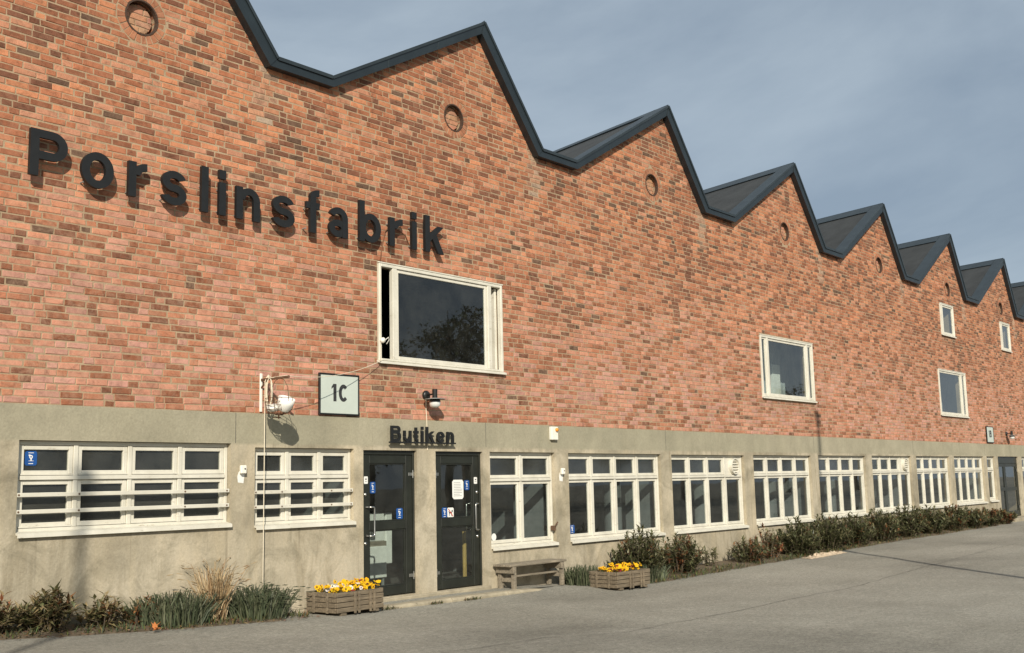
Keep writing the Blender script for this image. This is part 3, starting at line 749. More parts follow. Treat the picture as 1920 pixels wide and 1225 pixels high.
# doors ------------------------------------------------------------------------------
def sticker(x0, x1, z0, z1, y, parent, style):
    base = {'blue': 'sticker_blue', 'white': 'sticker_white', 'dog': 'sticker_white', 'paper': 'sticker_white'}[style]
    s = MB(); r = min(x1 - x0, z1 - z0) * .12
    s.prism([(x0 + r, z0), (x1 - r, z0), (x1, z0 + r), (x1, z1 - r), (x1 - r, z1), (x0 + r, z1), (x0, z1 - r), (x0, z0 + r)], y - .003, y)
    ob = s.build('sticker', base, parent)
    y2 = y - .0042; W_, H_ = x1 - x0, z1 - z0; m_ = MB()
    R = lambda a, b, c, d, mb: mb.box(x0 + W_ * a, x0 + W_ * b, y2, y - .0031, z0 + H_ * c, z0 + H_ * d)
    if style == 'blue':
        R(.28, .72, .86, .90, m_); R(.30, .68, .11, .16, m_); R(.30, .72, .31, .34, m_)
        m_.lathe([(W_ * .15, 0), (W_ * .15, .001), (W_ * .07, .001), (W_ * .07, 0)], (x0 + W_ * .5, y - .0031, z0 + H_ * .6), (0, -1, 0), 12)
        R(.46, .56, .34, .50, m_); R(.30, .44, .66, .76, m_)
        m_.build('print', 'sticker_white', parent)
    elif style == 'white':
        R(.25, .75, .3, .36, m_); R(.3, .7, .55, .72, m_); m_.build('print', 'ink', parent)
    elif style == 'paper':
        for q in range(9): R(.12, rnd.uniform(.6, .9), .84 - q * .085, .85 - q * .085 + .012, m_)
        m_.build('print', 'grey_metal', parent)
    elif style == 'dog':
        R(.25, .70, .42, .58, m_); R(.26, .33, .18, .42, m_); R(.60, .67, .18, .42, m_); R(.66, .84, .56, .76, m_); R(.16, .26, .56, .64, m_)
        m_.build('print', 'ink', parent)
        q = MB(); q.prism([(x0 + W_ * .1, z0 + H_ * .85), (x0 + W_ * .82, z0 + H_ * .1), (x0 + W_ * .9, z0 + H_ * .17), (x0 + W_ * .18, z0 + H_ * .92)], y2 - .001, y2 - .0003); q.build('print', 'sticker_red', parent)
    return ob
DY = .045
def glazed_door(x0, x1, z0, z1, hinge):
    f = MB(); c = .004; fr = .035
    f.box(x0 + .003, x0 + fr, DY - .015, RV, z0 + .002, z1 - .003, c); f.box(x1 - fr, x1 - .003, DY - .015, RV, z0 + .002, z1 - .003, c)
    f.box(x0 + fr, x1 - fr, DY - .014, RV, z1 - .06, z1 - .003, c)
    a, b = x0 + fr + .004, x1 - fr - .004; zb = z0 + .015; zt = z1 - .064; y0, y1 = DY, DY + .05; sw = .125
    f.box(a, a + sw, y0, y1, zb, zt, c); f.box(b - sw, b, y0, y1, zb, zt, c)
    f.box(a + sw, b - sw, y0 + .001, y1, zt - .115, zt, c); f.box(a + sw, b - sw, y0 + .001, y1, zb, zb + .12, c); f.box(a + sw, b - sw, y0 + .001, y1, z0 + .90, z0 + 1.015, c)
    d = f.build('door', 'door_paint', bld)
    for za, zc in ((zb + .12, z0 + .90), (z0 + 1.015, zt - .115)):
        g_ = MB()
        for q in ((a + sw, a + sw + .018, za, zc), (b - sw - .018, b - sw, za, zc), (a + sw + .018, b - sw - .018, za, za + .018), (a + sw + .018, b - sw - .018, zc - .018, zc)):
            g_.box(q[0], q[1], y0 + .012, y1 - .002, q[2], q[3], .003)
        g_.build('glazing_bead', 'door_paint', d)
        pane_box(a + sw + .010, b - sw - .010, za + .010, zc - .010, y0 + .026, d)
    hx = b if hinge == 'r' else a
    for zz in (z0 + .25, z1 - .33):
        h_ = MB(); h_.tube([(hx, y0 - .016, zz - .055), (hx, y0 - .016, zz + .055)], .011, 10); s = -1 if hinge == 'r' else 1
        h_.box(hx, hx + s * .075, y0 - .008, y0 - .0005, zz - .022, zz + .022, .002); h_.box(hx, hx - s * .03, y0 - .020, y0 - .016, zz - .03, zz + .03)
        h_.build('hinge', 'steel', d)
    sgn = 1 if hinge == 'r' else -1; mxx = a + .05 if hinge == 'r' else b - .05; ex = mxx + sgn * .10
    for yy, nm in ((-1, 'handle'), (1, 'handle')):
        yo = y0 if yy < 0 else y1; za, zc = z0 + .83, z0 + 1.215; pts = [(mxx, yo, zc)]
        for t in range(5): pts.append((mxx + (ex - mxx) * math.sin(t / 4 * 1.57) * .35, yo + yy * .065 * t / 4, zc))
        pts += [(ex - sgn * .02, yo + yy * .07, zc), (ex - sgn * .005, yo + yy * .07, zc - .008), (ex, yo + yy * .07, zc - .028), (ex, yo + yy * .07, za + .028), (ex - sgn * .005, yo + yy * .07, za + .008), (ex - sgn * .02, yo + yy * .07, za)]
        for t in range(4, -1, -1): pts.append((mxx + (ex - mxx) * math.sin(t / 4 * 1.57) * .35, yo + yy * .065 * t / 4, za))
        pts.append((mxx, yo, za))
        MB().tube(pts, .0125, 10).build(nm, 'steel', d, True)
    lx = a + .045 if hinge == 'r' else b - .045
    for zz in (z0 + 1.385, z0 + .73):
        MB().lathe([(0, .016), (.020, .014), (.024, 0)], (lx, y0, zz), (0, -1, 0), 16).build('lock', 'steel', d, True)
    return d
d1 = glazed_door(*DOORS[0], 'r'); d2 = glazed_door(*DOORS[1], 'l')
tag(d1, 'dark glazed shop door with handle on its left'); tag(d2, 'dark glazed shop door with a notice taped inside')
GYs = DY + .0255
sticker(10.43, 10.50, 1.73, 1.83, DY - .0005, d1, 'white'); sticker(10.565, 10.665, 1.60, 1.755, GYs, d1, 'blue'); sticker(11.06, 11.185, 1.235, 1.385, GYs, d1, 'blue')
sticker(12.215, 12.455, 1.48, 1.765, GYs, d2, 'paper'); sticker(12.48, 12.585, 1.61, 1.755, GYs, d2, 'blue'); sticker(12.665, 12.735, 1.70, 1.80, DY - .0005, d2, 'white')
sticker(11.985, 12.095, 1.215, 1.365, GYs, d2, 'blue'); sticker(12.10, 12.235, 1.215, 1.36, GYs, d2, 'dog')
sticker(5.715, 5.845, 1.985, 2.135, .086, wins[0], 'blue'); sticker(15.085, 15.215, .845, .985, .086, wins[3], 'blue')
rs = MB(); rs.lathe([(0, .002), (.055, .002), (.055, 0)], (13.15, .086, .885), (0, -1, 0), 20); rs.build('sticker', 'sticker_white', wins[2])
wh = MB(); wh.box(14.52, 14.565, -.03, .05, .92, 1.0, .006); wh.tube([(14.54, -.03, .99), (14.575, -.06, 1.06)], .012, 8); wh.build('window_stay', 'rust', wins[2])

# double door at the far end
fx0, fx1, fz0, fz1 = DOORS[2]
f = MB(); c = .004
f.box(fx0 + .003, fx0 + .07, DY, RV, fz0 + .002, fz1 - .003, c); f.box(fx1 - .07, fx1 - .003, DY, RV, fz0 + .002, fz1 - .003, c); f.box(fx0 + .07, fx1 - .07, DY + .001, RV, fz1 - .22, fz1 - .003, c)
fm = fx0 + .86
for a, b in ((fx0 + .075, fm - .005), (fm + .005, fx1 - .075)):
    zt = fz1 - .225; zb = fz0 + .01; sw = .10
    f.box(a, a + sw, DY + .01, DY + .06, zb, zt, c); f.box(b - sw, b, DY + .01, DY + .06, zb, zt, c)
    f.box(a + sw, b - sw, DY + .011, DY + .06, zt - .11, zt, c); f.box(a + sw, b - sw, DY + .011, DY + .06, zb, zb + .18, c); f.box(a + sw, b - sw, DY + .011, DY + .06, fz0 + .86, fz0 + .97, c)
d3 = f.build('door', 'door_paint', bld); tag(d3, 'dark glazed double door at the far end')
for a, b in ((fx0 + .075, fm - .005), (fm + .005, fx1 - .075)):
    for za, zb in ((fz0 + .19, fz0 + .86), (fz0 + .97, fz1 - .335)): pane_box(a + .095, b - .095, za - .005, zb + .005, DY + .035, d3)
for zz in (fz0 + .3, fz1 - .45): MB().box(fx1 - .12, fx1 - .03, DY - .015, DY, zz - .05, zz + .05, .006).build('hinge', 'steel', d3)

# thresholds, apron and kerb -------------------------------------------------------------
th = MB(); th.box(10.30, 12.90, -.075, .13, .02, .186, .01); th.build('door_sill', 'kerb_stone', bld)
th = MB(); th.box(38.0, 40.5, -.45, .13, .0, .245, .012); th.build('door_step', 'kerb_stone', bld)
sl = MB(); sl.box(39.1, 39.95, -.475, -.452, .10, .20); sl.build('boot_scraper_slot', 'rubber', bld)
ap = MB(); n = 16
for i in range(n):
    xa, xb = 10.25 + i * .235, 10.25 + (i + 1) * .235
    def za(x, y): return max(gz(x, y) + .004, lerp_tab([(10.2, .150), (12, .142), (13.0, .132), (13.7, .118), (14.1, .095)], x) - .02 * (-y))
    ap.quad((xa, -.40, za(xa, -.40)), (xb, -.40, za(xb, -.40)), (xb, -.012, za(xb, 0)), (xa, -.012, za(xa, 0)))
tag(ap.build('apron', 'asphalt', None, True), kind='structure')
kx = [10.32, 11.52, 12.72, 13.88]
for i in range(3):
    kb = MB(); a, b = kx[i] + .008, kx[i + 1] - .008
    N_ = 10; prf = lambda x, e: [(-.55 + rnd.uniform(-.008, .008), -.1), (-.55 + rnd.uniform(-.008, .008), .105 * 0 + ztp(x) - .035), (-.525, ztp(x) - .006), (-.42, ztp(x)), (-.37, ztp(x) - .004), (-.37, -.1)]
    def ztp(x): return lerp_tab([(10.3, .158), (12, .150), (13.3, .125), (13.9, .075)], x) + .004 * noise.noise((x * 4, 0, 0))
    v = []
    for j in range(N_ + 1):
        x = a + (b - a) * j / N_; off = .12 * sstep(13.4, 13.9, x)
        v += [(x, p[0] + off, p[1]) for p in prf(x, 0)]
    fs = [(j * 6 + q, (j + 1) * 6 + q, (j + 1) * 6 + q + 1, j * 6 + q + 1) for j in range(N_) for q in range(5)] + [tuple(range(6)), tuple(range(N_ * 6 + 5, N_ * 6 - 1, -1))]
    kb.add(v, fs); kb_ = kb.build('kerb_stone', 'kerb_stone', None)
    tag(kb_, ['weathered kerb stone beside the flower crate, left end of doorstep kerb', 'middle kerb stone of the doorstep kerb before the two doors', 'rounded end kerb stone of the doorstep kerb before the bench'][i], 'kerb stone', 'doorstep kerb stones')

# ------------------------------------------------------------------ lettering
def glyph(ch, W, XH, AS, t, th):
    """strokes: ('q', four corners) or ('a', cx, cz, rx, rz, a0, a1) ring sector, in metres on the baseline"""
    def stem(x, z0, z1): return ('q', [(x, z0), (x + t, z0), (x + t, z1), (x, z1)])
    def bar(x0, x1, z0, z1): return ('q', [(x0, z0), (x1, z0), (x1, z1), (x0, z1)])
    def arc(cx, cz, rx, rz, a0, a1): return ('a', cx, cz, rx, rz, a0, a1)
    def bowl(z0, z1, wd):
        r = (z1 - z0) / 2; k = max(t, wd - r * 1.05)
        return [bar(t, k, z1 - th, z1), bar(t, k, z0, z0 + th), arc(k, z0 + r, wd - k, r, -90, 90)]
    h = W / 2
    if ch == 'P': return [stem(0, 0, AS)] + bowl(AS * .37, AS, W)
    if ch == 'B': return [stem(0, 0, AS)] + bowl(AS * .50, AS, W * .93) + bowl(0, AS * .50 + th * .9, W)
    if ch == 'o': return [arc(h, XH / 2, h, XH / 2, 0, 360)]
    if ch == 'e': return [arc(h, XH / 2, h, XH / 2, 0, 318), bar(t * .7, W - t * .4, XH * .40, XH * .40 + th * .85)]
    if ch == 'C': return [arc(h, AS / 2, h, AS / 2, 42, 318)]
    if ch == 'r': return [stem(0, 0, XH), arc(W * .98, XH * .60, W - t * .55, XH * .40, 92, 172)]
    if ch == 's':
        rz = (XH + th) / 4
        return [arc(h, XH - rz, h * .96, rz, 18, 272), arc(h, rz, h, rz, -168, 92)]
    if ch == 'l': return [stem(0, 0, AS)]
    if ch == 'i': return [stem(0, 0, XH), stem(0, XH + AS * .075, AS)]
    if ch == 'n': return [stem(0, 0, XH), arc(h + t * .15, XH - h * .92, h - t * .15, h * .92, 0, 172), ('q', [(W - t, 0), (W, 0), (W, XH - h * .92), (W - t, XH - h * .92)])]
    if ch == 'u': return [stem(W - t, 0, XH), arc(h - t * .15, h * .92, h - t * .15, h * .92, -172, 0), ('q', [(0, h * .92), (t, h * .92), (t, XH), (0, XH)])]
    if ch == 'f': return [stem(W * .26, 0, AS - W * .38), arc(W * .26 + W * .62, AS - W * .42, W * .62, W * .42, 88, 180), bar(0, W * .92, XH - th, XH)]
    if ch == 't': return [stem(W * .22, W * .40, AS * .93), arc(W * .22 + W * .62, W * .42, W * .62, W * .42, 180, 272), bar(0, W * .92, XH - th, XH)]
    if ch == 'b': return [stem(0, 0, AS), arc(h + t * .1, XH / 2, h - t * .1, XH / 2, 0, 360)]
    if ch == 'a':
        return [stem(W * .94 - t, 0, XH * .66), arc(W * .47, XH * .64, W * .47, XH * .36, 0, 160), arc(W * .45, XH * .29, W * .45, XH * .29, 0, 360)]
    if ch == 'k':
        return [stem(0, 0, AS), ('q', [(t * .9, XH * .36), (t * .9, XH * .36 + th * 1.35), (W * .70, XH), (W * .99, XH)]), ('q', [(t * 1.45, XH * .56), (t * 2.3, XH * .74), (W * 1.0, 0), (W * .70, 0)])]
    if ch == '1': return [stem(W - t, 0, AS), ('q', [(0, AS * .70), (0, AS * .82), (W - t, AS), (W - t, AS * .82)])]
def letter(mb, ch, x, z, W, XH, AS, t, th, y0, y1):
    for k, s in enumerate(glyph(ch, W, XH, AS, t, th)):
        ya = y0 + .0012 * k
        if s[0] == 'q':
            P = s[1]; area = sum(P[i][0] * P[(i + 1) % 4][1] - P[(i + 1) % 4][0] * P[i][1] for i in range(4))
            if area < 0: P = P[::-1]
            mb.prism([(x + a, z + b) for a, b in P], ya, y1)
        else:
            _, cx, cz, rx, rz, a0, a1 = s; n = max(6, int(abs(a1 - a0) / 11)); full = abs(a1 - a0) >= 360
            v = []; fs = []
            for i in range(n + 1):
                a = RAD(a0 + (a1 - a0) * i / n); co, si = math.cos(a), math.sin(a)
                for (qx, qz) in ((rx, rz), (max(.004, rx - t), max(.004, rz - th))):
                    for yy in (ya, y1): v.append((x + cx + co * qx, yy, z + cz + si * qz))
            for i in range(n):
                o, p = 4 * i, 4 * (i + 1)
                fs += [(o, p, p + 2, o + 2), (o + 1, o + 3, p + 3, p + 1), (o, o + 1, p + 1, p), (o + 2, p + 2, p + 3, o + 3)]
            if not full: fs += [(0, 2, 3, 1), (4 * n, 4 * n + 1, 4 * n + 3, 4 * n + 2)]
            mb.add(v, fs)
LET = [('P', 5.502, 5.958), ('o', 6.084, 6.508), ('r', 6.656, 6.937), ('s', 7.083, 7.456), ('l', 7.626, 7.761), ('i', 7.879, 8.007), ('n', 8.132, 8.528), ('s', 8.686, 9.081), ('f', 9.240, 9.520), ('a', 9.630, 10.018), ('b', 10.174, 10.614), ('r', 10.748, 11.053), ('i', 11.193, 11.324), ('k', 11.467, 11.898)]
sign = thing('facade_lettering', (8.7, -.06, 5.0), 'large black standoff letters reading Porslinsfabrik across the brick wall', 'lettering')
for i, (ch, a, b) in enumerate(LET):
    mb = MB(); zb = lerp_tab([(5.5, 5.035), (7.6, 5.005), (9.3, 5.02), (11.5, 5.085)], a); AS = lerp_tab([(5.5, .51), (7.6, .56), (9.3, .59), (11.5, .545)], a)
    a += .035; letter(mb, ch, a, zb, b - a, .410, AS, .098, .088, -.130, -.085)
    lo = mb.build('letter', 'sign_black', sign)
    s_ = MB()
    for q in (.28, .72):
        xx = a + (b - a) * (.5 if ch in 'li' else .16 if q < .5 else .84 if ch in 'onsab' else .2); zz = zb + (.06 if q < .5 else .33)
        s_.tube([(xx, -.07, zz), (xx, .004, zz)], .009, 6)
    s_.build('standoff_pin', 'grey_metal', lo)
bt = thing('shop_lettering', (11.45, -.06, 2.28), 'small black Butiken letters standing on a rail above the doors', 'lettering')
x = 10.815
for ch, wd in (('B', .20), ('u', .155), ('t', .105), ('i', .05), ('k', .175), ('e', .165), ('n', .155)):
    mb = MB(); letter(mb, ch, x, 2.305, wd, .155 if ch != 'B' else .155, .218, .045, .039, -.096, -.072); mb.build('letter', 'sign_black', bt)
    x += wd + .046
rl = MB(); rl.box(10.79, 12.125, -.105, -.065, 2.283, 2.304, .003)
for xx in (10.95, 11.95): rl.tube([(xx, -.07, 2.293), (xx, -.01, 2.293)], .008, 6)
rl.build('rail', 'sign_black', bt)

def number_sign(x0, x1, z0, z1, txt, label):
    s = thing('number_sign', ((x0 + x1) / 2, -.02, z0), label, 'sign')
    mb = MB(); bw = .022
    mb.box(x0, x1, -.045, -.010, z0, z0 + bw, .003); mb.box(x0, x1, -.045, -.010, z1 - bw, z1, .003)
    mb.box(x0, x0 + bw, -.044, -.011, z0 + bw, z1 - bw, .003); mb.box(x1 - bw, x1, -.044, -.011, z0 + bw, z1 - bw, .003)
    mb.build('frame', 'sign_black', s)
    MB().box(x0 + bw * .8, x1 - bw * .8, -.036, -.015, z0 + bw * .8, z1 - bw * .8).build('face', 'sign_face', s)
    n_ = MB(); zb = z0 + (z1 - z0) * .33; hh = (z1 - z0) * .42
    letter(n_, '1', x0 + (x1 - x0) * .30, zb, .085, hh * .7, hh, .052, .046, -.0385, -.0365)
    letter(n_, txt, x0 + (x1 - x0) * .48, zb, .165, hh * .7, hh, .052, .046, -.0385, -.0365)
    n_.build('numeral', 'ink', s)
number_sign(9.575, 10.275, 2.640, 3.19, 'C', 'square pale sign with black frame reading 1C')
number_sign(37.12, 37.80, 2.66, 3.185, 'B', 'square pale sign reading 1B beside the far door')

# ------------------------------------------------------------------ wall lamps
def wall_lamp(x, z, label):
    t_ = thing('wall_lamp', (x, 0, z), label, 'lamp', 'wall lamps over the doors')
    MB().lathe([(0, .045), (.055, .042), (.068, .02), (.070, 0)], (x, .0, z), (0, -1, 0), 20).build('mount', 'lamp_black', t_, True)
    MB().tube([(x, -.03, z + .005), (x, -.17, z + .005)], .013, 8).build('arm', 'lamp_black', t_)
    cy = -.185
    MB().lathe([(0, .075), (.038, .075), (.038, -.055), (.062, -.060)], (x, cy, z), n=18).build('lamp_body', 'lamp_black', t_)
    MB().lathe([(.05, -.050), (.155, -.066), (.158, -.071), (.05, -.058)], (x, cy, z), n=28).build('lamp_shade', 'grey_metal', t_)
    MB().lathe([(.062, -.060), (.080, -.085), (.082, -.11), (.074, -.112)], (x, cy, z), n=20).build('collar', 'lamp_black', t_)
    MB().lathe([(.078, -.100), (.082, -.13), (.074, -.165), (.045, -.185), (0, -.190)], (x, cy, z), n=20).build('glass_dome', 'frosted', t_, True)
    return t_
wall_lamp(11.60, 2.985, 'black wall lamp with disc shade above the Butiken letters')
wall_lamp(39.25, 2.99, 'small wall lamp with white dome above the far door')
cb_ = MB().tube([(11.585, -.02, 2.92), (11.59, -.014, 2.8), (11.60, -.018, 2.62), (11.605, -.02, 2.3), (11.605, -.02, 2.19)], .006, 6).build('lamp_cable', 'rope')
tag(cb_, 'thin pale cable hanging from the wall lamp behind Butiken', 'cable')

# ------------------------------------------------------------------ bracket, basket, bowls, cord
BX, BZ = 8.656, 3.04
br = thing('hanging_bracket', (BX, 0, BZ), 'rusty wall bracket with white plate beside the 1C sign', 'bracket')
b_ = MB(); b_.box(BX - .018, BX + .018, -.02, -.001, 2.64, 3.12, .004); b_.build('plate', 'white_plastic', br)
b_ = MB(); b_.box(BX - .013, BX + .013, -.56, -.02, BZ - .016, BZ + .014, .004); b_.build('arm', 'rust', br)
b_ = MB(); b_.tube([(BX, -.02, BZ - .10), (BX, -.13, BZ - .012)], .012, 6); b_.build('brace', 'rust', br)
by = -.375; bz = 2.585
bk = thing('wire_basket', (BX, by, bz), 'round rusty wire basket hanging from the wall bracket', 'basket')
def ring(r, z, cy=by, n=28): return [(BX + r * math.cos(2 * math.pi * i / n), cy + r * math.sin(2 * math.pi * i / n), z) for i in range(n + 1)]
wr = MB()
for r, z in ((.17, .20), (.175, .155), (.17, .11), (.150, .06), (.11, .02), (.05, .0)): wr.tube(ring(r, bz + z), .0035, 5, False)
for i in range(12):
    a = 2 * math.pi * i / 12
    wr.tube([(BX + r * math.cos(a), by + r * math.sin(a), bz + z) for r, z in ((.17, .20), (.172, .13), (.150, .06), (.11, .02), (.0, -.002))], .003, 5, False)
wr.build('wire_cage', 'rust', bk)
hd = MB()
for s in (-1, 1): hd.tube([(BX + .003, by + s * .17, bz + .20), (BX + .003, by + s * .155, bz + .33), (BX + .003, by + s * .09, bz + .42), (BX, by, bz + .452)], .004, 6)
hd.build('handle', 'rust', bk)
hk = MB(); hk.tube([(BX, by + .01, bz - .002), (BX, by + .012, bz - .05)], .010, 8); hk.tube(ring(.05, bz - .03, by + .05, 16), .004, 5, False); hk.build('foot_ring', 'rust', bk)
def bowl(name, c, axis, r, h, label):
    t_ = MB(); th = .006
    t_.lathe([(0, 0), (r * .55, 0), (r * .60, .008), (r * .80, h * .22), (r * .92, h * .55), (r, h), (r - th, h), (r * .92 - th, h * .55), (r * .76 - th, h * .25), (r * .4, .02), (0, .02)], c, axis, 26)
    o = t_.build(name, 'porcelain', None, True); return tag(o, label, 'bowl')
bowl('porcelain_bowl', (BX, by - .075, bz + .045), (0, -.42, .9), .105, .165, 'large white porcelain bowl tilted in the hanging wire basket')
bowl('porcelain_bowl', (BX - .035, by + .075, bz + .04), (-.1, .05, .99), .085, .055, 'lower small white bowl in the stack in the wire basket')
bowl('porcelain_bowl', (BX - .035, by + .075, bz + .075), (-.1, .05, .99), .088, .055, 'upper small white bowl in the stack in the wire basket')
co = MB(); pts = []
cyy = -.155
pts += [(BX + .02, -.50 + .0, BZ + .018)]
for k in range(5):
    ph = k * .35
    for i in range(13):
        a = math.pi * 2 * i / 12; rr = .055 + .012 * (k % 3)
        pts.append((BX - .02 + .012 * k, cyy - .05 + .02 * k - rr * math.sin(a) * .9, BZ - .16 + (.17 + .012 * k) * math.cos(a)))
pts += [(BX, -.12, BZ + .02), (BX - .02, -.118, BZ - .03), (BX - .02, -.115, 2.0), (BX - .02, -.112, 1.2), (BX - .02, -.11, .62), (BX - .015, -.11, .50)]
co.tube(pts, .0055, 6)
cord = tag(co.build('rope_coil', 'rope', None, True), 'coiled white cord hanging from the bracket down past the small window', 'rope')
pl_ = MB().lathe([(0, 0), (.022, .004), (.022, .04), (.012, .06), (0, .062)], (BX - .015, -.11, .44), (.3, 0, 1), 10).build('plug', 'white_plastic', None)
tag(pl_, 'white plug at the lower end of the hanging cord', 'plug')
def sag(a, b, s, n=16): return [Vector(a).lerp(Vector(b), i / n) - Vector((0, 0, s * 4 * (i / n) * (1 - i / n))) for i in range(n + 1)]
tag(MB().tube(sag((BX, -.50, BZ + .018), (10.67, -.06, 3.42), .10) + [(10.672, -.05, 3.5), (10.67, -.04, 4.0), (10.67, -.04, 4.80)], .004, 6).build('feed_cable', 'rope', None, True), 'pale cable swagged from the bracket past 1C to the big window', 'cable')
tag(MB().tube([(10.68, -.035, 4.83), (10.74, -.012, 5.05), (10.80, -.012, 5.28), (10.86, -.03, 5.36), (10.93, -.06, 5.36)], .007, 6).build('brown_cable', 'brown_cable', None, True), 'thin brown cable rising from the big window to the letters', 'cable')
tag(MB().tube([(11.05, -.02, 5.34), (11.2, -.012, 5.30), (11.33, -.015, 5.08), (11.45, -.02, 5.07)], .006, 6).build('brown_cable', 'brown_cable', None, True), 'short brown cable looping between the last letters r, i and k', 'cable')
ins = MB(); ins.lathe([(0, .07), (.035, .06), (.04, .03), (.03, 0)], (10.70, -.03, 3.70), (-.2, -1, .2), 12); ins.tube([(10.71, -.08, 3.70), (10.76, -.11, 3.75), (10.80, -.08, 3.72), (10.77, -.06, 3.66)], .006, 6)
tag(ins.build('cable_insulator', 'white_plastic', None, True), 'white cable insulator on the lower left corner of the big window', 'insulator')

# ------------------------------------------------------------------ alarm box and sensors
al = thing('alarm_box', (14.55, -.01, 2.38), 'white alarm box with an amber lamp above the bench window', 'alarm')
a_ = MB(); a_.box(14.465, 14.635, -.075, -.0125, 2.385, 2.60, .008); a_.build('housing', 'white_plastic', al)
MB().lathe([(.030, 0), (.030, .02), (.022, .034), (0, .038)], (14.585, -.075, 2.55), (0, -1, 0), 16).build('lamp_lens', 'amber', al, True)
for x, z, lab in ((8.375, 1.925, 'small white sensor box between the two barred windows'), (14.765, 1.87, 'small white sensor box between the bench window and the wide window')):
    s = thing('sensor_box', (x, -.01, z), lab, 'sensor', 'sensor boxes on the wall')
    q = MB(); q.box(x - .045, x + .035, -.075, -.030, z - .045, z + .055, .008); q.box(x - .025, x + .015, -.030, -.0125, z - .02, z + .03); q.build('housing', 'white_plastic', s)
    MB().lathe([(.011, 0), (.011, .002), (0, .002)], (x + .008, -.075, z + .012), (0, -1, 0), 12).build('lens', 'ink', s)
    q = MB(); q.prism([(x - .05, z - .15), (x + .03, z - .16), (x + .045, z - .05), (x + .02, z + .0), (x - .04, z - .02), (x - .06, z - .08)], -.0145, -.0125); q.build('plaster_patch', 'sticker_white', s)

# ------------------------------------------------------------------ bench
bx0, bx1 = 13.06, 14.30
bn = thing('bench', (13.7, -.25, .11), 'weathered plank bench against the wall right of the doors', 'bench')
def bg(x): return gz(x, -.3) + .004
SZ = .49
for k in range(3):
    y0 = -.385 + k * .115
    q = MB(); q.box(bx0 - .10, bx1 + .06, y0, y0 + .106, SZ - .036, SZ + rnd.uniform(-.002, .002), .006); q.build('plank', 'grey_wood', bn)
for x in (bx0, bx1 - .06):
    for y in (-.375, -.115):
        zg = max(bg(x), lerp_tab([(12.9, .128), (13.7, .112), (14.3, .09)], x))
        q = MB(); q.box(x, x + .062, y, y + .06, zg - .005, SZ - .0365, .005); q.build('leg', 'grey_wood', bn)
    q = MB(); q.box(x - .032, x - .001, -.40, -.04, SZ - .135, SZ - .038, .005); q.build('cross_rail', 'grey_wood', bn)
    q = MB(); q.box(x + .015, x + .05, -.314, -.116, .225, .285, .004); q.build('stretcher', 'grey_wood', bn)
q = MB(); q.box(bx0 + .05, bx1 - .01, -.265, -.165, .2855, .312, .005); q.build('lower_plank', 'grey_wood', bn)

# ------------------------------------------------------------------ flower crates
def crate(cx, cy, rot, label, L_=.86, W_=.54, H_=.285):
    z0 = gz(cx, cy) + .004
    t_ = thing('flower_crate', (cx, cy, z0), label, 'planter', 'wooden flower crates')
    t_.rotation_euler.z = rot
    ORG[t_] = Vector((0, 0, 0))
    hx, hy = L_ / 2, W_ / 2; n = 4; ft = .035; bh = (H_ - ft) / n
    for s in (-1, 1):
        for k in range(n):
            za = ft + k * bh; wv = rnd.uniform(-.004, .004)
            q = MB(); q.box(-hx, hx, s * hy - .011 + wv, s * hy + .011 + wv, za + .003, za + bh - .004, .004); q.build('plank', 'old_wood', t_)
            q = MB(); q.box(s * hx - .011, s * hx + .011, -hy + .012, hy - .012, za + .001, za + bh - .006, .004); q.build('plank', 'old_wood', t_)
        for fx in (-.36, .0 - .05, .05 + .0, .36):
            pass
        for fx in (-hx * .18, hx * .48):
            for d in (-.034, .034):
                q = MB(); q.box(fx + d - .017, fx + d + .017, s * (hy + .011), s * (hy + .031), .012, H_ - .012, .004); q.build('batten', 'old_wood', t_)
        for fy in (-hy * .45, hy * .45):
            q = MB(); q.box(s * (hx + .011), s * (hx + .029), fy - .02, fy + .02, .03, H_ - .012, .004); q.build('batten', 'old_wood', t_)
        q = MB(); q.box(s * (hx - .12) - .045, s * (hx - .12) + .045, -hy - .005, hy + .005, 0, ft - .002, .004); q.build('foot', 'old_wood', t_)
    so = MB(); so.box(-hx + .013, hx - .013, -hy + .013, hy - .013, ft, H_ - .05); so.build('earth', 'soil', t_)
    return t_, z0 + H_
